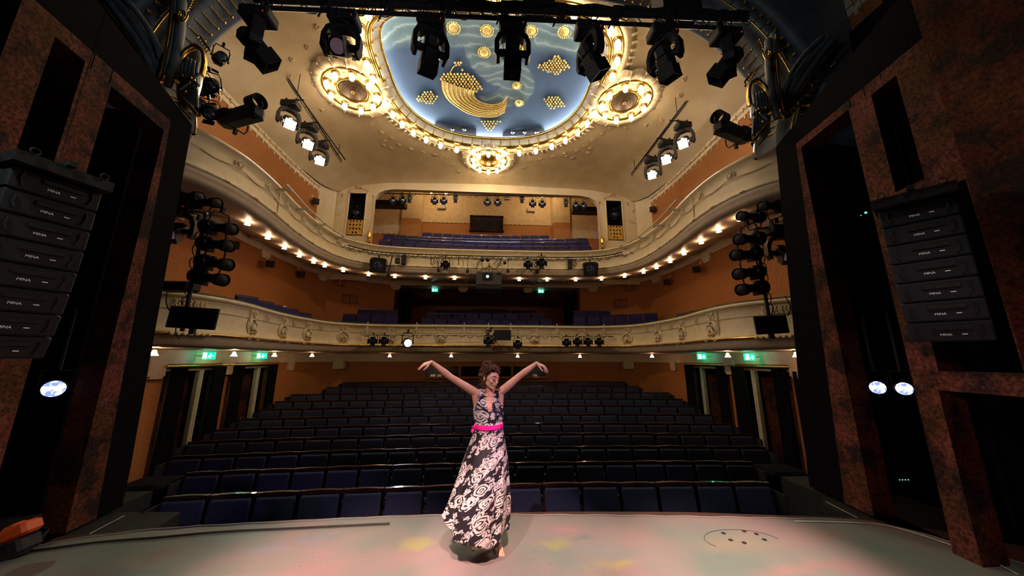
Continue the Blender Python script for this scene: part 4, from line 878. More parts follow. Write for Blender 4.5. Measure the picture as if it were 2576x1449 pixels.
# set portals
TH=R(8.5)
def portal(side,x0,y0):
    n=V((math.cos(TH),-side*math.sin(TH),0)); d=V((side*math.sin(TH),math.cos(TH),0)); p0=V((x0,y0,0))
    def q(u,v):
        r=ray(u,v); o=V((CX,0,CZ)); t=(p0-o).dot(n)/r.dot(n); w_=o+r*t; return (w_-p0).dot(d),w_.z
    def f(s_,z,dd): return p0+d*s_+V((side*dd*math.cos(TH)*1.0,-side*0*dd,z))
    return q,f,p0,d
qL,fL,pL,dL=portal(-1,-4.3,4.3); qR,fR,pR,dR=portal(1,4.5,4.3)
for side,q,f,P0,D0 in ((-1,qL,fL,pL,dL),(1,qR,fR,pR,dR)):
    nm=('left','right')[side>0]
    if side<0: px=dict(top=(250,155),o=[(413,328),(289,187),(190,1310)],slot=[(215,155),(136,100),(139,420)],e0=(430,305),e1=(243,1302),b0=(485,315),b1=(330,1180))
    else: px=dict(top=(2150,235),o=[(2015,371),(2136,282),(2181,1292)],slot=[(2191,239),(2255,192),(2325,450)],e0=(2002,362),e1=(2124,1262),b0=(1950,370),b1=(2030,1190))
    zt=q(*px['top'])[1]; zt=q(*px['e0'])[1]
    oa,oz=q(*px['o'][0]); ob=q(*px['o'][1])[0]
    sa,sz1=q(*px['slot'][0]); sb=q(*px['slot'][1])[0]; sz0=q(*px['slot'][2])[1]
    e0=q(*px['e0'])[0]; e1=q(*px['e1'])[0]; K0=q(*px['b0']); K1=q(*px['b1'])
    sfar=lambda z:e1+(e0-e1)*z/zt
    far=-2.05 if side>0 else -1.72
    if side<0: holes=[(ob,oa,0,oz),(sb,sa,sz0,sz1),(-1.62,-1.17,1.66,3.3),(-1.62,-1.17,0,1.52)]
    else: holes=[(ob,oa,0,oz),(sb,sa,sz0,sz1),(-1.98,q(2361,935)[0],q(2390,935)[1],q(2390,466)[1]),(-1.93,q(2361,985)[0],0,q(2400,985)[1])]
    rt=empty('set_portal',(0,0,0)); tag(rt,'rust-painted set wall with tall doorway and narrow slot at the %s of the stage'%nm,'set wall')
    mb=MB(); plate(mb,[far,oa],0,zt,holes,f,.27)
    # slanting outer post
    ZS=[zt*k/10 for k in range(11)]
    mb.grid([[f(oa,z,0) for z in ZS],[f(sfar(z),z,0) for z in ZS]],False); mb.grid([[f(sfar(z),z,0) for z in ZS],[f(sfar(z),z,.27) for z in ZS]],False)
    mb.add([f(oa,zt,0),f(sfar(zt),zt,0),f(sfar(zt),zt,.27),f(oa,zt,.27)],[(0,1,2,3)])
    mb.build('rust_panel',rust,rt)
    mb=MB() # reveal linings (darker rust)
    for h in holes:
        a,b,z0,z1=h; e=.004
        mb.add([f(a+e,z0,.003),f(a+e,z1-e,.003),f(a+e,z1-e,.266),f(a+e,z0,.266)],[(0,1,2,3)]); mb.add([f(b-e,z0,.003),f(b-e,z1-e,.003),f(b-e,z1-e,.266),f(b-e,z0,.266)],[(0,1,2,3)]); mb.add([f(a,z1-e,.003),f(b,z1-e,.003),f(b,z1-e,.266),f(a,z1-e,.266)],[(0,1,2,3)])
    mb.build('reveal_lining',darkrust,rt)
    mb=MB() # panel joints
    for s_ in ((ob-.03),(sa+.06)): mb.box(f(s_,(zt+oz)/2,-.001),(.006,.006,zt-oz))
    mb.build('panel_joint',blackp,rt)
    # black border flat carried by the portal
    mb=MB(); zk=(K0[1]); 
    pts=[(sfar(0),0),(K1[0]+.04*0,0),(K1[0],K1[1]),(K0[0],zk),(far,zk+.45),(far,zt),(sfar(zt),zt)]
    mb.prism(pts,lambda s_,z:f(s_,z,.01),lambda s_,z:f(s_,z,.12)); mb.build('black_border',blackp,rt)
    # second, outermost wall nearer the camera
    if side>0:
        r2=empty('set_portal',(0,0,0)); tag(r2,'outermost rust-painted set wall at the far right edge of the stage','set wall')
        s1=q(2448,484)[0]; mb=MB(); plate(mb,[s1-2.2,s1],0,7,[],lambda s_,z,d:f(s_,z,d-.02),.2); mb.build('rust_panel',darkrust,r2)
        mb=MB(); mb.box(f(s1+.01,3.5,0),(.02,.012,7)); mb.build('edge_strip',rust,r2)
    else:
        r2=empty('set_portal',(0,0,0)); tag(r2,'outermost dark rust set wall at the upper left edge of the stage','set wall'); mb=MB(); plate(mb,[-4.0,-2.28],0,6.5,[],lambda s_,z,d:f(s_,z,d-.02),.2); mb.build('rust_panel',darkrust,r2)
    # black masking flats behind the openings
    mb=MB(); mb.box(f(-1.6,3.5,2.2),(.08,3.6,8)); o=mb.build('masking_flat',blackp); tag(o,'black masking flat standing behind the %s portal openings'%nm,'flat')
    mb=MB(); rows=[[f(-.75+.7*k/24,z,1.2+.05*math.sin(k*1.3)) for k in range(25)] for z in (.02,1.5,3.2)]; mb.grid(rows); tag(mb.build('wing_curtain',blackcloth),'black wing curtain hanging behind the tall %s portal doorway'%nm,'curtain')
for s in (-1,1):
    mb=MB(); mb.prism([(5.2,-.88),(6.68,-.88),(6.68,7.1),(6.0,6.5),(5.2,5.6)],lambda x,z:V((s*x,4.74,z)),lambda x,z:V((s*x,4.79,z))); o=mb.build('masking_flat',blackp); tag(o,'wide black flat closing the gap behind the %s portal edge'%('left' if s<0 else 'right'),'flat')
# red-brown plinths at portal feet
for s in (-1,1):
    mb=MB(); a=at_z(*((130,1340) if s<0 else (2250,1335)),0)
# stage lamps glowing in the wings
for (u,v,sd,lab,rr) in ((135,978,-1,'lit cold white lamp glowing in the dark doorway of the left portal',.085),(2208,975,1,'lit cold white lamp in the right portal doorway, nearer the house of two',.075),(2275,978,1,'bluish lit lamp in the right portal doorway, beside the brighter one',.07)):
    P0=(pL if sd<0 else pR); n=V((math.cos(TH),-sd*math.sin(TH),0)); d=ray(u,v); o=V((CX,0,CZ)); t=((P0+V((sd*.42,0,0)))-o).dot(n)/d.dot(n); p=o+d*t
    r=empty('wing_lamp',p); r.rotation_euler=(-d).to_track_quat('-Z','Y').to_euler(); tag(r,lab,'stage light','lit lamps in the wings')
    q=MB(); q.lathe([(rr*.9,.25),(rr*1.15,.2),(rr*1.2,.02),(rr*1.05,0)],n=20); q.build('lamp_housing',blackm,r)
    q=MB(); q.lathe([(rr,.0),(rr*.7,-.02),(0,-.03)],n=24); q.build('lamp_lens',discglow,r)
    q=MB(); q.tube([(-rr*1.3,0,.1),(-rr*1.3,.2,.1),(rr*1.3,.2,.1),(rr*1.3,0,.1)],.01,5); q.cyl((0,.2,.1),(0,.9,.1),.018,n=6); q.build('yoke',blackm,r)
for (u,v,sd,m,lab) in ((222,478,-1,ledblue,'small blue indicator lamp in the dark behind the left portal'),(2178,535,1,ledteal,'small teal indicator lamp in the dark behind the right portal'),(2285,1207,1,ledteal,'row of tiny teal indicator lights low behind the right portal')):
    P0=(pL if sd<0 else pR); n=V((math.cos(TH),-sd*math.sin(TH),0)); d=ray(u,v); o=V((CX,0,CZ)); t=((P0+V((sd*.5,0,0)))-o).dot(n)/d.dot(n); p=o+d*t
    q=MB(); 
    if 'row' in lab: 
        for k in range(4): q.ball((0,k*.03,-.01*k),.006,6)
    else: q.ball((0,0,0),.014,8); q.ball((0,.06,-.012),.006,6); 
    tag(q.build('indicator_light',m,None,p),lab,'light')
# ---- line array loudspeakers
def text(name,body,size,m,parent,loc,rot,ext=.001):
    c=bpy.data.curves.new(name,'FONT'); c.body=body; c.size=size; c.extrude=ext; c.align_x='CENTER'; c.align_y='CENTER'; o=bpy.data.objects.new(name,c); COL.objects.link(o)
    c.materials.append(m); o.parent=parent; o.location=loc; o.rotation_euler=rot
    dg=bpy.context.evaluated_depsgraph_get(); me=bpy.data.meshes.new_from_object(o.evaluated_get(dg)); bpy.data.objects.remove(o); bpy.data.curves.remove(c); q=bpy.data.objects.new(name,me); COL.objects.link(q); q.parent=parent; q.location=loc; q.rotation_euler=rot
    if not me.materials: me.materials.append(m)
    return q
cab=[];badge=mat('badge_silver',(.75,.75,.8),.3,emis=(.8,.75,.85),es=.10)
def line_array(side,pix,yaw,Y0,lab):
    top=at_y(*pix[0],Y0); r=empty('line_array_speaker',top,(0,0,yaw)); tag(r,lab,'loudspeaker','hanging line array loudspeakers')
    mb=MB(); mb.box((0,.12,.06),(.62,.46,.10)); 
    for k in (-.22,0,.22):
        mb.tube([(k+.03*math.cos(a),-.13,.13+.03*math.sin(a)) for a in [q*PI/6 for q in range(12)]],.006,5,closed=True)
    mb.box((0,.1,.14),(.06,.5,.05)); 
    mb.build('rigging_frame',blackm,r); mb=MB(); mb.cyl((0,.1,.1),(0,.1,3.5),.0025,n=5); mb.build('hanging_wire',blackp,r)
    r.scale=(.72,.72,.74) if side<0 else (.78,.78,.83); pos=V((0,0,0))
    angs=pix[1]
    for i,a in enumerate(angs):
        rot=M.Rotation(R(a),3,'X'); c=pos+rot@V((0,.14,-.105)); e=None
        if not cab:
            mb=MB(); mb.rbox((0,.14,0),(.56,.34,.195),.012); o=mb.build('speaker_cabinet',darkgrey,r); cab.append(o)
            mb=MB(); mb.rbox((.03,-.035,.035),(.26,.01,.04),.004); mb.tube([(-.20,-.033,-.06),(-.22,-.033,0),(-.21,-.033,.06)],.009,5); mb.tube([(.20,-.033,-.06),(.22,-.033,0),(.21,-.033,.06)],.009,5); mb.box((0,-.031,-.094),(.54,.004,.004)); k=mb.build('horn_slot',blackm,o); 
            for sx in (-1,1):
                mb=MB(); mb.rbox((sx*.27,.2,0),(.03,.2,.15),.006); mb.build('side_plate',blackm,o)
            text('badge','MINA',.032,badge,o,(-.02,-.032,-.03),(PI/2,0,0)); mb=MB(); mb.box((.10,-.032,-.028),(.035,.002,.008)); mb.build('badge_bar',badge,o)
        else:
            o=dup(cab[0],r)
        o.location=pos+rot@V((0,0,-.105)); o.rotation_euler=(R(a),0,0); pos=pos+rot@V((0,0,-.205))
    return r
line_array(-1,((150,452),[2,2,3,4,6,9,13,18]),R(72),2.30,'black line array of stacked speaker cabinets in front of the left set portal')
line_array(1,((2300,512),[1,1,2,4,7,11,17]),R(-57),2.45,'black line array of stacked speaker cabinets in front of the right set portal')
p=at_y(2411,646,2.75); mb=MB(); mb.box((0,0,0),(.055,.004,.075),M.Rotation(.5,3,'Y')); tag(mb.build('paper_card',cardm,None,p,(0,0,.4)),'small white card dangling beside the right line array','card')
p=at_y(2405,684,2.75); mb=MB(); mb.add([(-.03,0,.02),(.035,0,.012),(.02,0,-.02)],[(0,1,2)]); mb.add([(-.03,.003,.02),(.035,.003,.012),(.02,.003,-.02)],[(2,1,0)]); tag(mb.build('paper_scrap',cardm,None,p),'torn grey paper tag hanging beneath the white card by the right line array','tag')
for k,(u,v) in enumerate(((2357,548),(2370,598),(2378,655),(2392,694),(2412,745),(2430,790),(2465,825))):
    p=at_y(u,v,2.75); mb=MB(); mb.cyl((0,0,0),(.05,0,.005),.014,n=8); mb.tube([(.05,0,0),(.10,.05,-.05),(.13,.1,-.16),(.1,.15,-.25)],.006,5); o=mb.build('speaker_cable',ledblue if False else darkgrey,None,p); tag(o,'dark cable with a plug behind the right line array, %s from its top'%('first','second','third','fourth','fifth','sixth','lowest')[k],'cable')
# orange case with cable coil at bottom left
oc=empty('orange_cable_drum',at_z(58,1368,0)+V((-.05,.0,0)),(0,0,R(30))); tag(oc,'orange work light housing lying on the floor at the bottom left corner','work light')
z0=.26; a=at_y(15,1352,3.35); b=at_y(88,1318,3.35); oc.location=(a+b)/2; oc.rotation_euler=(0,-math.atan2(b.z-a.z,(b-a).x),0)
mb=MB(); L_=(b-a).length; mb.rbox((0,0,0),(L_,.14,.10),.02); mb.rbox((-L_*.15,0,.05),(L_*.55,.10,.04),.015); mb.build('orange_housing',orangeb,oc); mb=MB(); mb.rbox((-.03,0,-.11),(L_*.9,.16,.12),.02); mb.ball((-.06,-.08,-.05),.02,8); mb.build('black_base',blackm,oc)
mb=MB(); c=at_z(20,1385,.05); 
for k in range(6): mb.tube([(c.x+(.16+.015*k)*math.cos(q),c.y+(.11+.01*k)*math.sin(q),.03+.025*k+.01*math.sin(3*q+k)) for q in [2*PI*j/24 for j in range(24)]],.011,5,closed=True)
tag(mb.build('cable_coil',blackm),'coil of black cable on the floor beneath the orange work light','cable')
mb=MB(); mb.tube(spline([at_z(u,v,zz) for u,v,zz in ((64,1352,.1),(70,1355,.06),(66,1364,.03),(58,1368,.02))],4),.006,5); tag(mb.build('white_cable_end',whitepaint),'short pale cable end beside the orange work light','cable')
# ================================================================== SEATS
def seat_proto(name,cloth,front=True):
    r=empty(name)
    mb=MB(); rows=[]
    for z,w_,y in ((-.50,.215,-.075),(-.46,.225,-.10),(-.25,.228,-.085),(-.06,.225,-.055),(-.035,.218,-.045),(-.03,.20,-.02)):
        rows.append([V((w_*math.copysign(abs(math.sin(a))**.5,math.sin(a))*1.0,y-.035*math.cos(a)*(1 if math.cos(a)>0 else .3)*0+ (-.022 if abs(a)<1.3 else .01),z)) for a in [-PI/2+PI*k/10 for k in range(11)]])
    mb.grid(rows); mb.build('seat_backrest',cloth,r)
    mb=MB(); mb.rbox((0,.02,-.26),(.47,.03,.52),.008,M.Rotation(-.09,3,'X')); 
    for q in range(6): x0=-.245+.49*q/6; mb.box((x0+.041,.0+.008*abs(q-2.5)*-.0,-.008+.008*(1-((q-2.5)/2.5)**2)),(.082,.05,.045))
    mb.build('wooden_back_frame',seatwood,r)
    if front:
        mb=MB(); mb.rbox((0,-.16,-.50),(.44,.11,.40),.035,M.Rotation(1.05,3,'X')); mb.build('seat_cushion',cloth,r)
        mb=MB(); mb.rbox((0,-.205,-.545),(.42,.02,.37),.01,M.Rotation(1.05,3,'X')); mb.build('seat_shell',seatwood,r)
        mb=MB(); mb.rbox((-.25,-.16,-.36),(.05,.30,.035),.01); mb.rbox((-.25,-.10,-.62),(.03,.22,.5),.005); mb.build('armrest',seatwood,r)
        mb=MB(); mb.ball((-.25,-.31,-.35),.012,6); mb.ball((-.235,-.31,-.35),.009,6); mb.build('armrest_cap',seatmetal,r)
    else:
        mb=MB(); mb.rbox((-.25,-.15,-.30),(.045,.26,.03),.008); mb.build('armrest',seatmetal,r)
    return r
ordn=['first','second','third','fourth','fifth','sixth','seventh','eighth','ninth','tenth','eleventh','twelfth','thirteenth','fourteenth','fifteenth','sixteenth','seventeenth','eighteenth','nineteenth','twentieth','twenty-first','twenty-second','twenty-third','twenty-fourth','twenty-fifth','twenty-sixth']
seat=seat_proto('theatre_chair',bluecloth); used=[False]
HW=[4.02,4.45,5.35,5.75,5.9,6.02,6.1,6.2,6.25,5.6,5.45]
ROWN=['front','second','third','fourth','fifth','sixth','seventh','eighth','ninth','tenth','rearmost']
YM=[5.10,5.97,6.84,7.68,8.52,9.43,10.3,11.08,11.94,12.8,13.7]; ZT=[.04,.07,.10,.16,.22,.29,.39,.50,.61,.75,.86]
for k in range(11):
    n=round(2*HW[k]/.503); 
    if (n+k)%2==0: n-=1
    st=2*HW[k]/n
    for j in range(n):
        x=-HW[k]+st*(j+.5); sag=.30*(x/5.5)**2; y=YM[k]-sag; a=math.atan(-2*.30*x/5.5**2)
        if not used[0]: o=seat; used[0]=True
        else: o=dup(seat)
        o.location=(x,y,ZT[k]+random.uniform(-.004,.004)); o.rotation_euler=(random.uniform(-.012,.012),0,a+random.uniform(-.008,.008)); o.scale=(st/.503,1,1)
        left=j<n-1-j; e=min(j,n-1-j)
        pos=('%s from its left end'%ordn[e] if left else '%s from its right end'%ordn[e]) if j!=n//2 or n%2==0 else 'at the middle of the row'
        if e==0: pos='at its %s end'%('left' if left else 'right')
        tag(o,'navy tip-up seat, %s stalls row, %s'%(ROWN[k],pos),'seat','stalls seats, %s row'%ROWN[k])
    for s in (-1,1):
        x=s*(HW[k]+.03); y=YM[k]-.30*(x/5.5)**2; mb=MB(); mb.rbox((0,-.08,-.42),(.04,.36,.86),.02); tag(mb.build('row_end_board',darkgrey,None,(x,y,ZT[k]-.06),(0,0,math.atan(-2*.30*x/5.5**2))),'dark wooden panel closing the %s end of the %s stalls row'%('left' if s<0 else 'right',ROWN[k]),'panel','row end panels')
# end box at the left and right of row two
for s in (-1,1):
    mb=MB(); mb.rbox((0,0,-.45),(.62,.5,.86),.04); tag(mb.build('folded_seat_block',blackcloth,None,(s*4.85,5.72,.02),(0,0,s*-.05)),'black covered block standing at the %s end of the second stalls row'%('left' if s<0 else 'right'),'block')
bs=seat_proto('balcony_chair',bluecloth2,False); ub=[False]
def balc_row(u0,u1,v0,v1,Y0,Y1,n,lab,tilt=0,dz=0,flip=0,sag=0):
    a=at_y(u0,v0,Y0); b=at_y(u1,v1,Y1); 
    for j in range(n):
        t=(j+.5)/n; p=a.lerp(b,t); p.y+=sag*(1-(2*t-1)**2)
        if not ub[0]: o=bs; ub[0]=True
        else: o=dup(bs)
        d=b-a; o.location=p; o.rotation_euler=(0,0,math.atan2(d.y,d.x)+flip); L_=V((d.x,d.y,0)).length/n; o.scale=(L_/.5,1,1)
        e=min(j,n-1-j); left=j<n-1-j
        pos='at its %s end'%('left' if left else 'right') if e==0 else ('%s from its %s end'%(ordn[e],'left' if left else 'right') if not(n%2 and j==n//2) else 'in mid row')
        tag(o,'violet seat in %s, %s'%(lab,pos),'seat',lab)
balc_row(1060,1388,802,805,13.25,13.15,10,'the front centre row of the first balcony')
balc_row(1072,1368,788,790,14.1,14.0,9,'the second centre row of the first balcony')
balc_row(1094,1350,777,779,15.0,14.9,8,'the rearmost centre row of the first balcony')
balc_row(862,1003,791,793,12.9,13.25,4,'the left front block of the first balcony')
balc_row(900,1003,777,781,13.6,13.8,3,'the left rear block of the first balcony')
balc_row(1441,1655,798,788,13.15,12.2,6,'the right front block of the first balcony')
balc_row(1441,1536,783,781,13.8,13.5,3,'the right rear block of the first balcony')
for s,lab,P in ((-1,'left',((622,749,7.6),(664,762,8.4),(698,772,9.2),(731,781,10.0),(765,791,10.8))),(1,'right',((1826,769,8.0),(1789,778,8.8),(1756,785,9.6),(1722,792,10.4)))):
    for k,(u,v,y) in enumerate(P):
        o=dup(bs); o.location=at_x(u,v-3,s*5.95); o.rotation_euler=(0,0,s*R(-62)); tag(o,'blue seat back above the %s side rail of the first balcony, %s from the stage'%(lab,ordn[k]),'seat','side seats of the first balcony')
balc_row(955,1489,610,627,12.35,12.2,19,'the front gallery row behind the rail',sag=.35)
balc_row(953,1489,604,618,13.1,12.95,18,'the second gallery row',sag=.35)
balc_row(964,1482,596,607,13.9,13.75,18,'the third gallery row',sag=.35)
balc_row(964,1478,590,600,14.7,14.55,18,'the fourth gallery row',sag=.35)
balc_row(1062,1382,586,593,15.7,15.6,13,'the rearmost gallery row under the dark window',sag=.15)
# ================================================================== LANTERNS, LOUDSPEAKERS, SIGNS
def moving_proto():
    r=empty('moving_head_light')
    for s in (-1,1): mb=MB(); mb.box((s*.11,0,-.04),(.04,.05,.1)); mb.tube([(s*.11,.035*math.cos(a),.035*math.sin(a)) for a in [k*PI/5 for k in range(8)]],.010,5); mb.build('hook_clamp',blackm,r)
    mb=MB(); mb.rbox((0,0,-.15),(.36,.24,.15),.02); mb.box((0,.0,-.08),(.30,.2,.02)); mb.lathe([(.09,-.26),(.09,-.22)],n=16); 
    for k in range(4): mb.box((-.12+.08*k,-.122,-.15),(.03,.01,.08))
    mb.build('base_box',blackm,r)
    mb=MB(); mb.ball((.13,-.125,-.19),.006,6); mb.build('indicator',ledred,r)
    mb=MB(); pr=[(0,-.25),(.10,-.25),(.19,-.30),(.235,-.42),(.235,-.60),(.205,-.67),(.165,-.66),(.18,-.60),(.18,-.45),(.145,-.36),(.07,-.315),(0,-.31)]
    pl=pr+[(-x,z) for x,z in pr[::-1]][1:-1]
    n=len(pl)
    # yoke as two thick bent arms
    for s in (1,-1):
        q=[(s*x,z) for x,z in pr]
        for i in range(5):
            a,b,c,d=q[i],q[i+1],q[10-i],q[11-i]
            mb.add([(p[0],y,p[1]) for y in (-.06,.06) for p in (a,b,c,d)],[(0,1,2,3),(7,6,5,4),(0,1,5,4),(1,2,6,5),(2,3,7,6),(3,0,4,7)])
        mb.rbox((s*.20,0,-.50),(.05,.13,.22),.02)
    mb.build('yoke',blackm,r)
    h=MB(); h.rbox((0,0,.09),(.18,.19,.18),.04); h.rbox((0,0,-.06),(.20,.20,.18),.03); 
    for s in (-1,1):
        h.cyl((s*.09,0,.0),(s*.20,0,0),.045,n=12)
        for k in range(4): h.tube([(s*.11,.06,.15-.05*k),(s*.13,.09,.15-.05*k),(s*.11,.12,.15-.05*k)],.006,5)
    h.box((0,-.105,-.20),(.22,.008,.17)); h.box((0,.105,-.20),(.22,.008,.17)); h.box((-.107,0,-.20),(.008,.21,.17)); h.box((.107,0,-.20),(.008,.21,.17))
    ho=h.build('lamp_head',blackm,r,(0,0,-.56)); l=MB(); l.lathe([(.085,-.155),(.07,-.165),(0,-.172)],n=20); l.build('front_lens',pinklens,ho)
    return r,ho
mv,mvh=moving_proto()
def place_moving(r,loc,pan,tilt,roll=0,lens=None,yaw=None,scale=1):
    r.location=loc; r.scale=(scale,)*3
    for c in r.children:
        if c.name.startswith('yoke'): c.rotation_euler=(0,0,R(pan))
        if c.name.startswith('lamp_head'):
            c.rotation_euler=(M.Rotation(R(pan),3,'Z')@M.Rotation(R(tilt),3,'X')@M.Rotation(R(roll),3,'Z')).to_euler()
            if lens:
                for k in c.children: k.data=lens
litlens=MB(); litlens.lathe([(.115,-.165),(.10,-.19),(0,-.21)],n=24); lo=litlens.build('front_lens',spotglow); litdata=lo.data; bpy.data.objects.remove(lo)
BARZ=5.50
pipeA=(at_y(620,18,3.2),at_y(1860,73,3.2)); pipeB=(at_y(640,-2,3.35),at_y(1880,47,3.35))
pr=empty('lighting_bar',(0,0,0)); tag(pr,'black double lighting bar with cable loops crossing above the stage','lighting bar')
mb=MB(); mb.cyl(*pipeA,.024,n=10); mb.cyl(pipeB[0],pipeB[1],.045,n=10); mb.cyl(pipeB[0]+V((0,.1,.1)),pipeB[1]+V((0,.1,.1)),.03,n=8); mb.build('pipe',blackm,pr)
mb=MB(); 
for k in range(0,26,3):
    a=pipeA[0].lerp(pipeA[1],(k+.5)/26); b=pipeB[0].lerp(pipeB[1],(k+.5)/26); MB().cyl(a+V((0,0,-.08)),b,.012,n=5).box(b,(.10,.12,.12)).build('strut',blackm,pr)
mb=MB(); rnd=random.Random(4)
for k in range(34):
    t=(k+rnd.random())/34; a=pipeB[0].lerp(pipeB[1],t)+V((0,0,-.03)); L_=rnd.uniform(.10,.28); dz=rnd.uniform(.06,.16)
    mb.tube(spline([a,a+V((L_*.25,-.02,-dz)),a+V((L_*.75,.01,-dz*.9)),a+V((L_,0,0))],5),.007,5)
mb.tube([pipeB[0].lerp(pipeB[1],k/60)+V((0,-.02,.06+.02*math.sin(k*1.3))) for k in range(61)],.028,6); mb.build('cable_loom',blackm,pr)
box=MB(); q=at_y(1352,5,3.4); box.rbox(q,(.40,.25,.30),.01); tag(box.build('dimmer_box',blackm),'black box on the lighting bar between the fourth and fifth moving heads','box')
q=at_y(1700,10,3.6); box=MB(); box.rbox(q,(.55,.3,.5),.01); tag(box.build('black_unit',blackm),'big black unit on the lighting bar above the sixth moving head','box')
MH=[(652,33,-48,50,0,'first moving head from the left, tipped to the right'),(850,42,5,-48,0,'second moving head from the left, pinkish lens facing the stage'),(1057,50,25,22,0,'third moving head from the left, before the blue dome'),(1256,58,0,12,0,'fourth moving head, straight down before the dome centre'),
    (1450,68,-72,34,0,'fifth moving head, slanting right before the dome'),(1645,77,-60,20,0,'sixth moving head, beside the right bulb rosette'),(1818,84,48,46,0,'last moving head on the right, tipped to the left')]
for k,(u,v,pan,tilt,roll,lab) in enumerate(MH):
    o=mv if k==0 else dup(mv)
    t=(u-620)/(1860-620); loc=pipeA[0].lerp(pipeA[1],t)
    tag(o,'black '+lab,'stage light','moving heads on the bar above the stage'); place_moving(o,loc,pan,tilt,scale=.88)
# side ceiling bars with lit moving heads
for s,U,e0,e1,lits in ((-1,'left',(727,200),(857,403),((727,295),(773,349),(803,391))),(1,'right',(1725,255),(1589,437),((1721,346),(1678,388),(1642,428)))):
    a=at_z(*e0,8.75); b=at_z(*e1,8.75); b=V((a.x+(b.x-a.x)*.9,b.y,8.75))
    r=empty('ceiling_bar',a); tag(r,'grey suspended lighting bar under the %s side of the ceiling'%U,'lighting bar')
    mb=MB(); mb.cyl((0,0,0),b-a,.02,n=8); mb.cyl((s*-.0,0,-.10),b-a+V((0,0,-.10)),.012,n=6)
    for k in range(9): p=(b-a)*(k/8); mb.cyl(p,p+V((0,0,-.10)),.008,n=5)
    mb.box((b-a)*.5+V((.04,0,.02)),(.02,(b-a).y,.05),None); mb.build('pipe',blackm,r)
    mb=MB(); 
    for t in (.12,.92): p=(b-a)*t; mb.cyl(p,p+V((0,0,.6)),.010,n=5)
    mb.build('drop_rod',blackm,r)
    for k,(u,v) in enumerate(lits):
        hp=at_z(u,v,8.18); t=(hp.y-a.y)/(b.y-a.y); t=min(.98,max(.02,t)); base=a.lerp(b,t); o=dup(mv); tgt=V((0,2.8,1.0))
        loc=V((hp.x,hp.y,8.73)); dd=tgt-V((hp.x,hp.y,8.2)); pan=math.degrees(math.atan2(dd.x,-dd.y)); tilt=-math.degrees(math.atan2(math.hypot(dd.x,dd.y),-dd.z))
        place_moving(o,loc,pan,tilt,0,litdata,scale=1.2); MB().cyl((0,0,0),V((base.x-loc.x,base.y-loc.y,.01)),.014,n=6).build('bracket_arm',blackm,o); tag(o,'lit moving head blazing warm white under the %s ceiling bar, %s from the stage'%(U,ordn[k]),'stage light','lit moving heads under the side ceiling bars')
# ---- generic lanterns
def spot_proto(name,kind,lensm=None):
    r=empty(name)
    mb=MB()
    if kind=='profile':
        mb.lathe([(.0,-.26),(.06,-.25),(.085,-.2),(.095,-.08),(.085,-.05),(.06,-.03),(.062,.18),(.085,.19),(.09,.30),(.082,.30)],(0,0,0),(0,-1,0),n=14)
        for k in range(5): mb.lathe([(.09,-.22+.03*k),(.105,-.215+.03*k),(.09,-.21+.03*k)],(0,0,0),(0,-1,0),n=14)
        mb.box((0,.1,-.09),(.12,.12,.05)); L0,lr=.29,.078
    elif kind=='fresnel':
        mb.lathe([(0,-.14),(.10,-.13),(.125,-.08),(.13,.05),(.115,.06),(.12,.10),(.11,.10)],(0,0,0),(0,-1,0),n=14); L0,lr=.085,.10
        for a in range(4): mb.box(M.Rotation(a*PI/2,3,'Y')@V((0,-.15,.14)),(.17,.10,.006) ,M.Rotation(a*PI/2,3,'Y')@M.Rotation(-.5,3,'X'))
    elif kind=='followspot':
        mb.rbox((0,-.05,.02),(.24,.80,.24),.06); mb.rbox((0,.25,-.03),(.2,.25,.28),.05); mb.lathe([(.11,-.1),(.115,.1)],(0,-.33,-.16),(0,-1,0),n=16); mb.box((0,.35,-.12),(.16,.2,.08)); mb.tube([(.0,-.46,-.02),(0,-.5,-.08),(0,-.46,-.14)],.012,5); L0,lr=.40,.001
    elif kind=='flood':
        mb.rbox((0,0,0),(.42,.22,.40),.02); mb.box((0,-.12,.0),(.44,.02,.42)) ; mb.rbox((0,.02,.21),(.32,.16,.05),.01); L0,lr=.135,.15
    elif kind=='parbar':
        mb.rbox((0,0,0),(.16,.16,.36),.01); L0,lr=.085,.06
    mb.build('lamp_body',blackm,r)
    if kind!='followspot':
        l=MB(); l.lathe([(lr,L0-.01),(lr*.7,L0+.008),(0,L0+.015)],(0,0,0),(0,-1,0),n=16); l.build('front_lens',lensm or lensglass,r)
    w_={'profile':.12,'fresnel':.15,'followspot':.15,'flood':.24,'parbar':.1}[kind]
    y=MB(); y.tube([(-w_,0,0),(-w_,0,.16),(-w_*.8,0,.22),(w_*.8,0,.22),(w_,0,.16),(w_,0,0)],.011,5); y.cyl((-w_-.02,0,0),(-w_+.01,0,0),.025,n=8); y.cyl((w_+.02,0,0),(w_-.01,0,0),.025,n=8); y.box((0,0,.26),(.04,.05,.09)); y.build('yoke',blackm,r)
    return r
SP={}; 
def lantern(kind,loc,target,lab,grp=None,up=True,scale=1,lensm=None,roll=0):
    key=(kind,lensm.name if lensm else '')
    nm={'profile':'profile_spotlight','fresnel':'fresnel_lantern','followspot':'follow_spot','flood':'floodlight','parbar':'column_lantern'}[kind]
    if key not in SP: SP[key]=spot_proto(nm,kind,lensm); o=SP[key]
    else: o=dup(SP[key])
    o.location=loc; d=V(target)-V(loc); q=d.to_track_quat('-Y','Z').to_matrix()
    if not up: q=q@M.Rotation(PI,3,'Y')
    o.rotation_euler=q.to_euler(); o.scale=(scale,)*3; tag(o,lab,'stage light',grp); return o
T=(0,3,1)
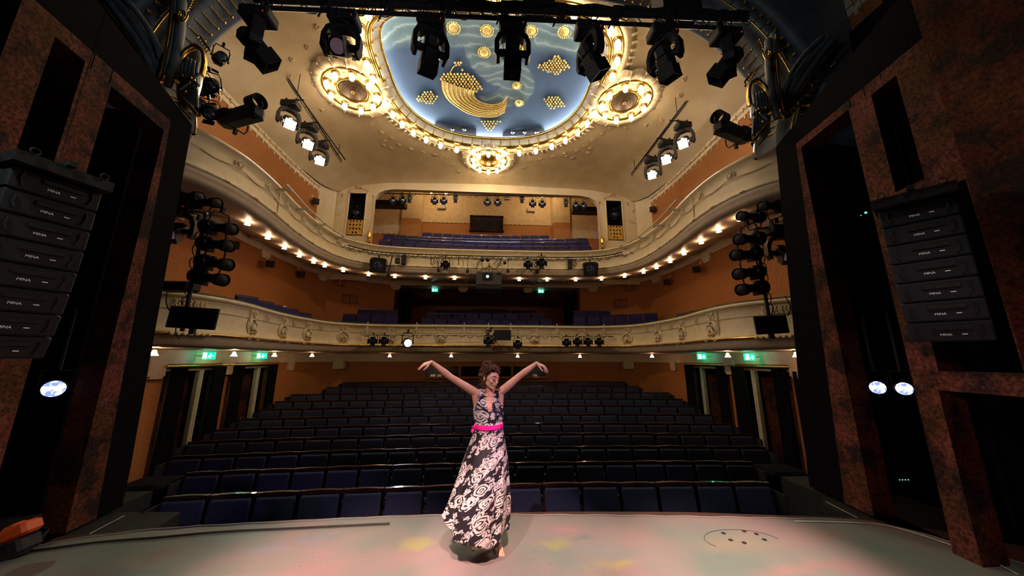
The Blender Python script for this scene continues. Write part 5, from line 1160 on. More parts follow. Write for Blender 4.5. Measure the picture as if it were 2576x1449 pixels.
# side booms at the proscenium, first-balcony height
for s,nm,pole0,pole1,heads,topr,monit,mh in ((-1,'left',(519,535),(483,830),((548,570),(540,612),(537,659),(524,697)),((512,510),(468,495)),(486,800),(458,560)),(1,'right',(1899,575),(1935,800),((1888,598),(1880,637),(1887,684),(1895,723)),((1893,545),(1945,520)),(1940,817),(1957,610))):
    YB=5.75 if s<0 else 5.55
    a=at_y(*pole0,YB); b=at_y(*pole1,YB); b=V((a.x,YB,b.z))
    r=empty('lighting_boom',b); tag(r,'black boom pole with silver side arm at the %s end of the first balcony'%nm,'boom')
    mb=MB(); mb.cyl((0,0,-.02),a-b,.03,n=10); mb.build('pole',blackm,r)
    mb=MB(); mb.cyl(a-b+V((0,0,-.02)),a-b+V((s*.75,-.05,.12)),.022,n=8); mb.ball(a-b+V((0,0,-.02)),.035,8); mb.build('side_arm',steel,r)
    mb=MB()
    for k in range(9): z=(a-b).z*(k+.5)/9; mb.tube(spline([(0,0,z),(s*.07,-.03,z-.05),(s*.09,0,z-.16),(s*.02,0,z-.26)],3),.008,5)
    mb.build('cable_loom',blackm,r)
    for k,(u,v) in enumerate(heads):
        p=at_y(u,v,YB-.12); lantern('profile',p+V((s*.05,.05,0)),(p.x-s*3,p.y-.9,p.z-.55),'black profile spotlight on the %s balcony boom, %s from the top'%(nm,ordn[k]),'profile spots on the two balcony booms',scale=1.2,lensm=blackm)
        mb2=None
    for k,(u,v) in enumerate(topr):
        p=at_y(u,v,YB-.1); lantern('profile',p,(p.x-s*3,p.y-.8,p.z-.3),'black profile spotlight above the silver arm of the %s boom, %s'%(nm,('nearer the auditorium','nearer the set portal')[k]),'spots above the boom arms',up=False,scale=1.05,lensm=blackm)
    o=dup(mv); p=at_y(*((462,500) if s<0 else (1955,560)),YB-.05); place_moving(o,p+V((0,0,.0)),R(0) if 0 else (18*-s),-52); o.scale=(1.05,)*3; tag(o,'black moving head hanging from the silver arm of the %s balcony boom'%nm,'stage light')
    p=at_y(*monit,YB-.12); w_,h_=(.70,.34) if s<0 else (.56,.31)
    r=empty('stage_monitor',p,(0,0,R(-4*s))); tag(r,'dark flat screen hanging on the %s boom in front of the first balcony'%nm,'screen')
    mb=MB(); mb.rbox((0,0,0),(w_,.04,h_),.008,M.Rotation(R(-3*s),3,'Y')); mb.build('screen_panel',darkgrey,r); mb=MB(); mb.box((0,.035,-h_/2-.03),(.07,.05,.1)); mb.box((0,.04,0),(.12,.06,.16)); mb.build('bracket',blackm,r)
    mb=MB(); q=at_y(*((420,735) if s<0 else (1975,745)),YB-.1); mb.tube(spline([q,q+V((.05,-.02,-.2)),q+V((.16 if s<0 else -.03,-.02,-.35))],5),.008,5); tag(mb.build('hanging_cable',blackm),'black cable hanging over the %s end of the first balcony rail behind the screen'%nm,'cable')
    mb=MB(); q=at_y(*((448,722) if s<0 else (1968,760)),YB+.3); 
    if s<0: mb.rbox(q,(.55,.3,.16),.03); tag(mb.build('equipment_case',blackm),'low black equipment case on the left end of the first balcony rail','case')
# upper ladders with lanterns and a follow spot
for s,nm,bars,items,fol in ((-1,'left',(((505,160),(548,182)),((497,225),(543,242)),((500,262),(545,262))),((553,147,'profile'),(532,215,'fresnel'),(506,212,'fresnel'),(500,262,'profile'),(530,283,'fresnel')),(600,293)),
                            (1,'right',(((1925,218),(1885,232)),((1935,285),(1888,300)),((1930,320),(1890,330))),((1893,208,'profile'),(1902,263,'fresnel'),(1930,258,'fresnel'),(1930,325,'profile'),(1898,340,'fresnel')),(1846,333))):
    Y0=5.55; r=empty('lantern_ladder',at_y(*((497,230) if s<0 else (1935,270)),Y0)); tag(r,'black ladder frame holding lanterns beside the %s side of the proscenium arch'%nm,'ladder'); b=r.location.copy()
    mb=MB(); mb.cyl((0,0,-.6),(0,0,.75),.025,n=8)
    for p,q in bars: mb.cyl(at_y(*p,Y0)-b+V((0,0,0)),at_y(*q,Y0)-b,.024,n=8)
    mb.build('pipe',blackm,r)
    for k,(u,v,kd) in enumerate(items):
        p=at_y(u,v,Y0-.08); lantern(kd,p,(p.x-s*(.9 if kd=='fresnel' else 2.4),p.y-2.2,p.z-2.6 if kd=='fresnel' else p.z-1.6),'black lantern on the %s proscenium ladder, %s'%(nm,('topmost, pointing inward','upper one with a bluish lens','upper one close to the arch','lower one nearest the arch','lower one beside the follow spot')[k]),'lanterns on the proscenium ladders',scale=.95)
    p=at_y(*fol,Y0-.1); lantern('followspot',p,(p.x-s*2.2,p.y-.9,p.z-.05),'large black follow spot at the %s end of the second balcony rail'%nm,'follow spots at the ends of the second balcony',up=False,scale=1.15)
# bar on the first balcony
fb=empty('front_of_house_bar',at_y(908,841,11.95)); tag(fb,'cream pipe bracketed in front of the first balcony, holding small lanterns','lighting bar')
b=fb.location.copy(); e=at_y(1541,843,11.95); e.z=b.z
mb=MB(); mb.cyl((0,0,0),e-b,.022,n=8); mb.build('pipe',whitepaint,fb); mb=MB()
for u in (922,1047,1167,1228,1285,1402,1521): p=at_y(u,840,11.95); MB().box((p.x-b.x,.04,.18),(.035,.03,.50)).build('hanger',whitepaint,fb)
pass
mb=MB(); rnd=random.Random(9)
for k in range(30):
    x=(e-b).x*(k+.3)/30; mb.tube(spline([(x,0,0),(x+.08,-.02,-rnd.uniform(.03,.13)),(x+.25,-.01,-.02)],4),.010,5)
for k in range(26): x=(1228-908)/(1541-908)*(e-b).x+rnd.uniform(-.16,.16); z=rnd.uniform(-.25,.3); mb.tube(spline([(x,0,z),(x+rnd.uniform(-.1,.1),-.05,z-.08),(x+rnd.uniform(-.1,.1),-.03,z-.14)],3),.014,5)
mb.build('cable_loom',blackm,fb)
for k,(u,v,kd,ds) in enumerate(((938,858,'fresnel','leftmost of the bar'),(966,858,'fresnel','second from the left end of the bar'),(1228,858,'fresnel','under the knot of cables at mid bar'),(1302,866,'fresnel','hanging alone right of the small screen'),(1425,862,'fresnel','first of the right-hand four'),(1452,860,'fresnel','second of the right-hand four'),(1479,860,'fresnel','third of the right-hand four'),(1507,860,'fresnel','last of the right-hand four'))):
    p=at_y(u,v,11.85); p.z=b.z-.24; p=at_y(u,v,11.85); lantern(kd,p,(p.x*.5,4,1.2),'small black lantern on the first balcony bar, '+ds,'lanterns on the first balcony bar',scale=.95)
p=at_y(1025,862,11.8); lantern('profile',p,(0,2,1.5),'lantern blazing cold white on the first balcony bar, left of the woman','',scale=1.5,lensm=coolglow)
p=at_y(1264,843,11.85); r=empty('small_screen',p); tag(r,'small black screen on the middle of the first balcony bar','screen'); mb=MB(); mb.rbox((0,0,0),(.60,.05,.36),.01); mb.build('screen_panel',darkgrey,r); mb=MB(); mb.box((0,.06,0),(.1,.06,.2)); mb.build('bracket',blackm,r)
# second balcony: handrail on the sides, cable pipe in the middle, fittings
def pathpipe(path,i0,i1,off,z,rad,mb,nseg=1):
    P=[]
    for i in range(i0,i1,nseg):
        t=(path[i+1]-path[i-1]).normalized(); P.append(path[i]+V((t.y,-t.x,0))*off+V((0,0,z)))
    mb.tube(P,rad,7); return P
iL=[i for i in range(301) if b2[i].y<10.9 and b2[i].x<0 and b2[i].y>7.0]; iR=[i for i in range(301) if b2[i].y<10.9 and b2[i].x>0 and b2[i].y>7.0]
for s,I in ((-1,iL),(1,iR)):
    r=empty('balcony_handrail',(0,0,0)); tag(r,'pale tubular handrail on brackets above the %s side of the second balcony front'%('left' if s<0 else 'right'),'handrail')
    mb=MB(); pathpipe(b2,min(I),max(I),.30,5.52,.022,mb); mb.build('rail',whitepaint,r)
    mb=MB()
    for i in list(I)[3::14]:
        t=(b2[i+1]-b2[i-1]).normalized(); n=V((t.y,-t.x,0)); mb.box(b2[i]+n*.16+V((0,0,5.50)),(.30,.05,.05),M.Rotation(math.atan2(n.y,n.x),3,'Z'))
    mb.build('bracket',whitepaint,r)
pp=empty('front_of_house_bar',(0,0,0)); tag(pp,'dark pipe with tangled cables following the middle of the second balcony front','lighting bar')
I=[i for i in range(301) if b2[i].y>=10.6]; mb=MB(); pathpipe(b2,min(I),max(I),.22,5.30,.020,mb); pathpipe(b2,min(I),max(I),.17,5.24,.012,mb); mb.build('pipe',blackm,pp)
mb=MB(); rnd=random.Random(5)
for i in I[::4]:
    p=b2[i]+V((0,-.2,5.28)); mb.tube(spline([p,p+V((.06,-.02,-rnd.uniform(.02,.14))),p+V((.18,0,-.01))],3),.010,5)
for u in (1095,1115,1205,1250,1345,1445):
    for k in range(5):
        p=at_y(u+rnd.uniform(-8,8),652+rnd.uniform(-4,10),11.35); mb.tube(spline([p,p+V((.05,-.02,-.1)),p+V((rnd.uniform(-.1,.1),0,-.2))],3),.010,5)
for u,l in ((1085,14),(1154,15)): p=at_y(u,646,11.35); mb.cyl(p,p+V((0,0,-.3)),.015,n=5)
mb.build('cable_loom',blackm,pp)
for k,(u,v) in enumerate(((1103,680),(1176,682),(1278,682),(1352,684))):
    p=at_y(u,v,11.4); r=empty('drop_box',p); tag(r,'small black box hanging on a thin rod from the second balcony bar, %s of four'%ordn[k],'box','small boxes hung from the second balcony bar'); mb=MB(); mb.rbox((0,0,0),(.10,.1,.11),.01); mb.build('box_body',blackm,r); mb=MB(); mb.cyl((0,0,.05),(0,0,.50),.010,n=5); mb.build('drop_rod',blackm,r)
for u,v,kd,ds in ((1121,665,'fresnel','left of the projector'),(1328,665,'fresnel','right of the projector'),(1362,661,'parbar','round-faced, right of the projector')):
    p=at_y(u,v,11.3); lantern('fresnel',p,(p.x*.6,3,1),'black lantern on the second balcony bar, '+ds,'lanterns on the second balcony bar',scale=.95 if kd=='fresnel' else 1.1)
for u,v,ds in ((952,668,'left'),(1485,678,'right')):
    p=at_y(u,v,11.15); lantern('flood',p,(p.x*.3,2,1.5),'big square black floodlight hanging at the %s of the second balcony bar'%ds,'square floodlights',scale=1.12)
for u,v,ds,lab in ((1000,656,.0,'small square black speaker'),):
    p=at_y(u,v,11.2); mb=MB(); mb.rbox(p,(.15,.1,.20),.01); mb.cyl(p+V((0,0,.1)),p+V((0,0,.2)),.012,n=5); tag(mb.build('small_speaker',blackm),'small square black speaker on the left of the second balcony bar','loudspeaker')
p=at_y(983,668,11.2); mb=MB(); mb.cyl(p+V((.03,0,.35)),p+V((-.06,0,-.28)),.02,n=6); mb.rbox(p+V((-.05,-.03,-.34)),(.12,.1,.10),.02); tag(mb.build('arm_camera',blackm),'thin black arm with a small camera hanging below the second balcony, left of the speakers','camera')
for u,v,ds in ((1016,650,'left'),(1434,660,'right')):
    p=at_y(u,v,11.35); r=empty('column_speaker',p); tag(r,'slim grey column speaker with a white bracket on the %s of the second balcony front'%ds,'loudspeaker'); mb=MB(); mb.rbox((0,0,-.06),(.15,.1,.34),.01); mb.build('speaker_body',darkgrey,r); mb=MB(); mb.box((0,.02,.15),(.15,.08,.08)); mb.build('wall_bracket',whitepaint,r)
p=at_y(1270,655,11.25); r=empty('dome_camera',p); tag(r,'white and black dome camera with blue light, right of the projector','camera')
mb=MB(); mb.rbox((0,0,.03),(.14,.1,.07),.02); mb.build('camera_mount',whitepaint,r); mb=MB(); mb.ball((.0,0,-.09),.06,10); mb.build('camera_ball',blackm,r); mb=MB(); mb.rbox((.18,0,.06),(.14,.06,.08),.01); mb.ball((.15,-.04,.05),.01,6); mb.build('receiver',bluegrey,r)
for u,v,ds in ((1213,653,'left'),(1227,653,'right')):
    p=at_y(u,v,11.25); r=empty('monitor_camera',p); tag(r,'small round camera above the projector, the %s of two'%ds,'camera'); mb=MB(); mb.lathe([(0,-.08),(.07,-.06),(.075,.06),(.06,.08)],(0,0,0),(0,-1,0),n=14); mb.build('camera_body',blackm,r); mb=MB(); mb.lathe([(.055,.07),(0,.085)],(0,0,0),(0,-1,0),n=12); mb.build('lens',lensglass,r)
p=at_y(1230,706,11.0); r=empty('projector',p); tag(r,'large grey projector with a teal glowing lens slung beneath the second balcony','projector')
mb=MB(); mb.rbox((0,.3,.06),(.84,.8,.46),.02); mb.build('projector_case',mat('projector_grey',(.045,.042,.045),.5),r)
mb=MB(); mb.rbox((0,.3,-.24),(.82,.78,.15),.02); mb.box((-.05,-.11,.12),(.34,.02,.26)); mb.box((.34,-.11,.22),(.13,.02,.07)); mb.build('lower_case',blackm,r)
mb=MB(); mb.lathe([(.05,.10),(.06,.14),(.05,.15)],(-.05,0,.11),(0,-1,0),n=16); mb.build('lens_ring',blackm,r); mb=MB(); mb.lathe([(.045,.14),(.0,.155)],(-.05,0,.11),(0,-1,0),n=16); mb.build('projector_lens',projglow,r)
mb=MB()
for x in (-.38,-.16,.16,.38): mb.cyl((x,0,.29),(0,0,.52),.010,n=5)
mb.cyl((0,0,.29),(0,0,.62),.014,n=6); mb.cyl((0,0,.6),(0,.4,.62),.014,n=6); mb.cyl((-.42,0,.3),(-.42,0,.6),.006,n=4); mb.cyl((.42,0,.3),(.42,0,.6),.006,n=4); mb.build('sling',blackm,r)
# gallery lantern bar inside the arch
r=empty('gallery_bar',at_y(960,486,13.75)); tag(r,'black lighting bar with cables under the head of the gallery arch','lighting bar'); b=r.location.copy(); e=at_y(1480,497,13.75)
mb=MB(); mb.cyl((0,0,0),e-b,.022,n=8); rnd=random.Random(3)
for k in range(30): q=(e-b)*(k/30); mb.tube(spline([q,q+V((.1,0,-rnd.uniform(.02,.12))),q+V((.28,0,0))],3),.009,5)
mb.build('pipe',blackm,r)
for k,(u,v,kd) in enumerate(((988,506,'fresnel'),(1013,505,'fresnel'),(1030,500,'parbar'),(1093,507,'fresnel'),(1116,507,'fresnel'),(1146,500,'parbar'),(1226,511,'fresnel'),(1252,511,'fresnel'),(1313,501,'parbar'),(1340,514,'fresnel'),(1364,515,'fresnel'),(1424,511,'parbar'),(1449,519,'fresnel'),(1468,520,'fresnel'))):
    p=at_y(u,v,13.65); lantern(kd,p,(p.x*.3,4,5.0),('black lantern' if kd=='fresnel' else 'slim black column speaker')+' under the gallery arch, %s from the left'%ordn[k],'fittings under the gallery arch',scale=.95)
for k,(u,v) in enumerate(((1085,484),(1122,486),(1327,491),(1364,493))): 
    p=at_y(u,v,14.6); gl=empty('gallery_lamp',p); MB().ball((0,0,0),.06,8).build('lamp_bulb',shadeglow,gl); MB().cyl((0,0,.05),(0,0,10.72-p.z),.012,n=5).build('drop_rod',blackm,gl); tag(gl,'small lit lamp high under the gallery ceiling behind the lanterns, %s from the left'%ordn[k],'light','small lit lamps under the gallery ceiling')
for u,v,y,lab in ((1111,521,16.9,'left'),(1336,528,16.9,'right')): p=at_y(u,v,y); mb=MB(); mb.rbox((0,-.05,0),(.42,.12,.22),.02,M.Rotation(.25,3,'X')); tag(mb.build('wall_speaker',whitepaint,None,p),'cream speaker on the gallery rear wall behind the %s pair of lanterns'%lab,'loudspeaker')
p=at_y(1275,499,13.7); mb=MB(); mb.rbox((0,0,0),(.26,.12,.16),.02); tag(mb.build('emergency_light',steel,None,p),'small grey floodlight box under the gallery arch right of centre','light')
# lanterns in the wall niches
for nm,(u,v) in (('left',(896,535)),('right',(1546,540))):
    p=at_y(u,v,GY+.22); lantern('fresnel',p,(0,3,1),'dark round lantern looking out of the %s wall niche'%nm,'niche lanterns',scale=1.15)
# wall speakers, vents
for k,(u,v,x,lab) in enumerate(((668,664,-6.7,'left first balcony wall, nearer the stage'),(748,690,-6.72,'left first balcony wall, farther from the stage'),(785,506,-6.7,'left upper wall above the second balcony'),(574,616,-6.7,'left first balcony wall, nearest the boom'),(1762,678,6.72,'right first balcony wall, nearer the stage'),(1686,710,6.7,'right first balcony wall, farther from the stage'),(1650,527,6.7,'right upper wall above the second balcony'))):
    p=at_x(u,v,x); s=1 if x>0 else -1; p.x-=s*.14; r=empty('wall_loudspeaker',p,(0,0,s*-.5)); tag(r,'brown box loudspeaker on the '+lab,'loudspeaker','brown box loudspeakers on the side walls')
    mb=MB(); mb.rbox((0,0,0),(.22,.20,.20),.015,M.Rotation(.2,3,'X')); mb.build('speaker_box',darkrust,r); mb=MB(); mb.box((0,-.115,-.02),(.18,.01,.15),M.Rotation(.2,3,'X')); mb.build('speaker_grille',blackm,r); mb=MB(); mb.tube([(s*.1,.05,.12),(s*.12,.05,.2),(s*.14,.1,.22)],.012,5); mb.box((s*.14,.08,.22),(.06,.06,.07)); mb.build('bracket',whitepaint,r)
for u,v,s in ((872,752,-1),(1568,762,1)):
    best=min(range(len(wallp)),key=lambda i:abs((lambda q:1288+CF*q.dot(_R)/max(.1,q.dot(_F)))(wallp[i]+V((0,0,4.0-0))-V((CX,0,CZ)))-u) if wallp[i].x*s>0 else 1e9)
    wpp=wallp[best]; nn=V((-wpp.x,8-wpp.y,0)).normalized(); t=(wallp[best+1]-wallp[best-1]).normalized(); r=math.atan2(t.y,t.x); p=wpp+nn*.05; p.z=at_y(u,v,p.y).z
    mb=MB(); 
    for zz in (-.16,.16): mb.box((0,0,zz),(.56,.02,.012))
    for xx in (-.28,0,.28): mb.box((xx,0,0),(.012,.02,.32))
    for a in range(12):
        for c in range(5): mb.box((-.25+.045*a,0,-.12+.06*c),(.012,.015,.012))
    tag(mb.build('vent_grille',darkrust,None,p,(0,0,r)),'perforated brown vent grille in the %s first balcony wall'%('left' if s<0 else 'right'),'vent')
# balcony soffit lamps
sl=None
def soffit_lamp(p,lab,grp,s=1.0):
    global sl
    if sl is None:
        sl=empty('soffit_lamp',p); mb=MB(); mb.lathe([(.06,0),(.055,-.03),(.03,-.045)],n=14); mb.build('lamp_base',gold,sl); mb=MB(); mb.lathe([(.028,-.04),(.035,-.07),(.050,-.11),(.068,-.135),(.06,-.137),(0,-.10)],n=16); mb.build('glass_shade',shadeglow,sl); o=sl
    else: o=dup(sl); o.location=p
    o.scale=(s,s,s); tag(o,lab,'ceiling lamp',grp)
B2U=(622,676,718,756,788,820,867,928,995,1070,1143,1307,1377,1447,1510,1568,1617,1651,1684,1720,1762,1809,1859)
for k,u in enumerate(B2U):
    p,a=frame_at(b2,u,600,4.70,-.42); soffit_lamp(p,'small lit glass-shaded lamp under the second balcony, %s'%('%s from its left end'%ordn[k] if k<12 else '%s from its right end'%ordn[22-k]),'lamps under the second balcony',.85)
for k,u in enumerate((395,590,690,790,980,1135,1302,1460,1640,1828,2000)):
    p,a=frame_at(b1,u,890,1.94,-.55); soffit_lamp(p,'lit glass-shaded lamp under the first balcony, %s'%('%s from its left end'%ordn[k] if k<6 else '%s from its right end'%ordn[10-k]),'lamps under the first balcony')
# exit signs
ex=None
for k,(u,v,x,lab) in enumerate(((526,895,-6.45,'above the first left stalls doorway'),(659,895,-6.45,'above the second left stalls doorway'),(1765,897,6.45,'above the second right stalls doorway'),(1885,898,6.45,'above the first right stalls doorway'),(1094,730,0,'at the left of the first balcony recess'),(1361,733,0,'at the right of the first balcony recess'))):
    if x: p=at_x(u,v,x); s=1 if x>0 else -1
    else: p=at_y(u,v,15.25); s=-1
    if ex is None:
        ex=empty('exit_sign',p); mb=MB(); mb.rbox((0,0,0),(.24,.05,.15),.006); mb.build('sign_box',greenglow,ex)
        g=MB(); g.box((-.065,-.028,0),(.075,.006,.12)); g.build('door_pictogram',whiteglow,ex)
        g=MB(); g.ball((.045,-.03,.04),(.012,.005,.012),8)
        for a,b in (((.045,.03),(.035,-.005)),((.035,-.005),(.06,-.03)),((.06,-.03),(.05,-.055)),((.035,-.005),(.02,-.03)),((.02,-.03),(-.005,-.035)),((.04,.02),(.075,.01)),((.04,.02),(.01,.0))): g.tube([(a[0],-.03,a[1]),(b[0],-.03,b[1])],.007,5)
        g.tube([(.085,-.03,.0),(.11,-.03,.0)],.006,5); g.build('running_figure',whiteglow,ex); o=ex
    else: o=dup(ex); o.location=p
    o.scale=(1.1,1,1.1) if k<4 else (1.15,1,.95); tag(o,'green lit emergency exit sign with running figure '+lab,'exit sign','green exit signs')
    if x:
        lamp('exit_sign_glow','POINT',p+V((s*.06,.22,0)),None,1.1,(.02,1,.45),.03); b=MB(); b.cyl(p+V((s*.10,0,0)),p+V((s*.32,0,0)),.012,n=5); tag(b.build('sign_bracket',whitepaint),'thin bracket carrying the exit sign '+lab,'bracket')
# ================================================================== THE WOMAN
PY=3.54
def A(u,v,dy=0): return at_y(u,v,PY+dy)
def capsule(mb,a,b,ra,rb,n=14):
    a,b=V(a),V(b); mb.cyl(a,b,ra,rb,n); mb.ball(a,ra,n); mb.ball(b,rb,n)
def chain(mb,pts,n=14):
    for (a,ra),(b,rb) in zip(pts,pts[1:]): capsule(mb,a,b,ra,rb,n)
bm_=MB()
neckb=A(1232,991); shL=A(1197,988,.0); shR=A(1257,988,.0); chest=A(1229,1015)
elL=A(1133,948,-.06); wrL=A(1086,911,-.10); elR=A(1309,944,-.06); wrR=A(1350,914,-.10)
chain(bm_,[(shL+V((.03,0,-.015)),.042),(shL.lerp(elL,.25),.041),(shL.lerp(elL,.6),.036),(elL,.031),(elL.lerp(wrL,.3),.033),(elL.lerp(wrL,.75),.024),(wrL,.0195)])
chain(bm_,[(shR+V((-.03,0,-.015)),.042),(shR.lerp(elR,.25),.041),(shR.lerp(elR,.6),.036),(elR,.031),(elR.lerp(wrR,.3),.033),(elR.lerp(wrR,.75),.024),(wrR,.0195)])
# latissimus/armpit folds
for sh,s in ((shL,-1),(shR,1)):
    chain(bm_,[(sh+V((s*-.00,0,-.01)),.045),(A(1199 if s<0 else 1258,1015,.0),.034),(A(1205 if s<0 else 1253,1050),.042)])
chain(bm_,[(neckb+V((0,.01,-.01)),.062),(A(1231,1010,.01),.080),(A(1229,1030,-.005),.098),(A(1229,1045,.0),.108),(A(1229,1070,.0),.108),(A(1229,1100),.115)])
for s in (-1,1): 
    bm_.ball(A(1229+s*14,1020,-.038),(.056,.046,.062),14); chain(bm_,[(A(1231+s*6,996,-.045),.010),(A(1231+s*24,990,-.02),.012)]); chain(bm_,[(neckb+V((s*.03,.02,.01)),.035),(A(1230+s*22,988,.01),.036)])
headc=A(1234,951,-.02)
chain(bm_,[(neckb,.047),(neckb.lerp(headc,.45)+V((0,.005,0)),.044),(headc+V((-.005,.01,-.03)),.045)])
bm_.tube([A(1226,980,-.043),A(1230,995,-.05)],[.006,.005],8); bm_.tube([A(1240,983,-.043),A(1234,997,-.05)],[.006,.005],8)
# pelvis, legs, feet
hip=A(1229,1110); footR=at_z(1251,1388,.0); footL=at_z(1198,1374,.0)
chain(bm_,[(A(1229,1100),.11),(hip+V((0,0,-.08)),.12)])
for s,ft,dirx in ((-1,footL,V((.03,-1,0))),(1,footR,V((.12,-1,0)))):
    an=ft+V((0,.09,.085)); kn=V(((hip.x+ft.x)/2+s*.03,ft.y+.0,.50))
    chain(bm_,[(hip+V((s*.07,0,-.1)),.085),(kn,.052),(kn.lerp(an,.35)+V((0,.02,0)),.048),(an,.030)])
    d=dirx.normalized(); sd=V((-d.y,d.x,0))
    chain(bm_,[(an,.031),(an+V((0,.02,-.05)),.030)]); chain(bm_,[(an+V((0,0,-.02)),.032),(an+d*.10+V((0,0,-.052)),.026),(an+d*.135+V((0,0,-.064)),.019)])
    chain(bm_,[(an+sd*.012+V((0,0,-.04)),.028),(an+d*.13+sd*.026+V((0,0,-.066)),.016)]); chain(bm_,[(an-sd*.012+V((0,0,-.04)),.028),(an+d*.13-sd*.024+V((0,0,-.064)),.019)])
    for k in range(5):
        o=(k-2)*.0155*(1 if s>0 else -1); big=(k==0 if s>0 else k==4); o=(k-2)*.0165
        ln=[.185,.183,.177,.168,.155][k if s<0 else 4-k] if True else .18
        ln=[.188,.186,.180,.170,.158][(k if s>0 else 4-k)]; rr=[.0125,.0085,.008,.0075,.007][(k if s>0 else 4-k)]
        o=(-1 if s>0 else 1)*((-.030)+[0,.021,.037,.052,.065][(k if s>0 else 4-k)])
        o=-o
        chain(bm_,[(an+d*.13+sd*(-o)+V((0,0,-.068)),.012),(an+d*ln+sd*(-o*1.08)+V((0,0,-.085+rr)),rr)],8)
# hands: palm plus five separate fingers, wrists bent so that the fingers droop outward
def hand(w,dirp,nrm,side,fing,th):
    d=dirp.normalized(); k=V(nrm).normalized(); a=d.cross(k).normalized()  # a: across the palm
    pal=[(w,.019),(w+d*.03,.021)]
    for o in (-.026,-.009,.009,.026): chain(bm_,[(w+a*o*.45,.0145),(w+d*.045+a*o*.85,.0125),(w+d*.078+a*o,.0105)],10)
    for i,(o,ln,bend,sp) in enumerate(fing):
        p=w+d*.078+a*o; dd=(d*math.cos(bend)-k*math.sin(bend)+a*sp).normalized(); d2=(dd*math.cos(bend*.8+.1)-k*math.sin(bend*.8+.1)).normalized(); d3=(d2-k*.25).normalized()
        q=p+dd*ln*.45; r_=q+d2*ln*.32; t=r_+d3*ln*.23; chain(bm_,[(p,.0092),(q,.0080),(r_,.0070),(t,.0055)],8)
    o,tdir=th; p=w+d*.025+a*o*.7; q=p+(d*.6+a*math.copysign(.6,o)-k*.4).normalized()*.035; r_=q+(d*.85+a*math.copysign(.2,o)-k*.4).normalized()*.030; chain(bm_,[(p,.0125),(q,.0100),(r_,.0085),(r_+(d-k*.3).normalized()*.02,.0065)],8)
# left-of-picture hand: palm runs outward and a little down; fingers curl down
hand(wrL,A(1056,921,-.12)-wrL,(-.25,-.35,.9),-1,[(-.027,.060,.25,-.12),(-.009,.072,.18,-.02),(.009,.070,.34,.05),(.027,.058,.5,.14)],(-.03,0))
hand(wrR,A(1372,924,-.12)-wrR,(.55,-.25,.8),1,[(-.027,.060,.35,-.16),(-.009,.072,.30,-.03),(.009,.070,.42,.05),(.027,.058,.55,.16)],(.03,0))
# head: built facing -Y, then turned towards the right of the picture and bowed
HM=M.Translation(headc)@(M.Rotation(R(38),4,'Z')@M.Rotation(R(10),4,'Y')@M.Rotation(R(14),4,'X'))
HM=M.Translation(headc)@M.Rotation(R(42),4,'Z')@M.Rotation(R(8),4,'X')@M.Rotation(R(6),4,'Y')@M.Scale(.97,4)
def H(x,y,z): return HM@V((x,y,z))
hb=MB(); hb.X=HM
hb.ball((0,.018,.035),(.072,.090,.080),20); hb.ball((0,-.02,.012),(.066,.074,.085),20); hb.ball((0,-.028,-.036),(.052,.060,.066),18); hb.ball((0,-.066,-.088),(.020,.018,.018),12)
for s in (-1,1):
    hb.ball((s*.036,-.060,-.026),(.021,.021,.023),12); chain(hb,[((s*.046,-.0,-.050),.020),((s*.016,-.060,-.086),.015)]); hb.ball((s*.030,-.080,.006),(.0155,.011,.0115),12); chain(hb,[((s*.012,-.088,.026),.006),((s*.032,-.086,.031),.007),((s*.048,-.072,.024),.006)],8)
    hb.ball((s*.012,-.100,-.034),(.0085,.009,.007),8); hb.ball((s*.077,.010,-.010),(.010,.021,.032),10,M.Rotation(s*.25,3,'Z')); hb.ball((s*.077,.006,-.034),(.007,.010,.011),8)
hb.tube([(0,-.088,.018),(0,-.093,.0),(0,-.101,-.018),(0,-.105,-.028)],[.007,.0075,.0085,.009],10); hb.ball((0,-.104,-.028),(.0115,.010,.009),10)
hb.ball((0,-.084,-.058),(.024,.016,.014),12)
bm_.v+=hb.v if False else []
n0=len(bm_.v); bm_.v+=hb.v; bm_.f+=[tuple(i+n0 for i in f) for f in hb.f]; bm_.s+=hb.s; bm_.m+=hb.m
wroot=empty('person',((footL+footR)/2).to_tuple()); wroot.location.z=0; tag(wroot,'barefoot woman in long black and white rose-print dress, pink sash, arms raised','person')
body=bm_.build('body',skin)
def remesh(o,vox,sm,it):
    m=o.modifiers.new('r','REMESH'); m.mode='VOXEL'; m.voxel_size=vox; m.use_smooth_shade=True
    s=o.modifiers.new('s','SMOOTH'); s.factor=sm; s.iterations=it
    dg=bpy.context.evaluated_depsgraph_get(); me=bpy.data.meshes.new_from_object(o.evaluated_get(dg)); o.modifiers.clear(); o.data=me; return o
remesh(body,.0034,.5,5); body.data.polygons.foreach_set('use_smooth',[True]*len(body.data.polygons))
body.data.materials.clear(); body.data.materials.append(skin)
def attach(o): o.parent=wroot; o.matrix_parent_inverse=M.Translation(-wroot.location); return o
attach(body)
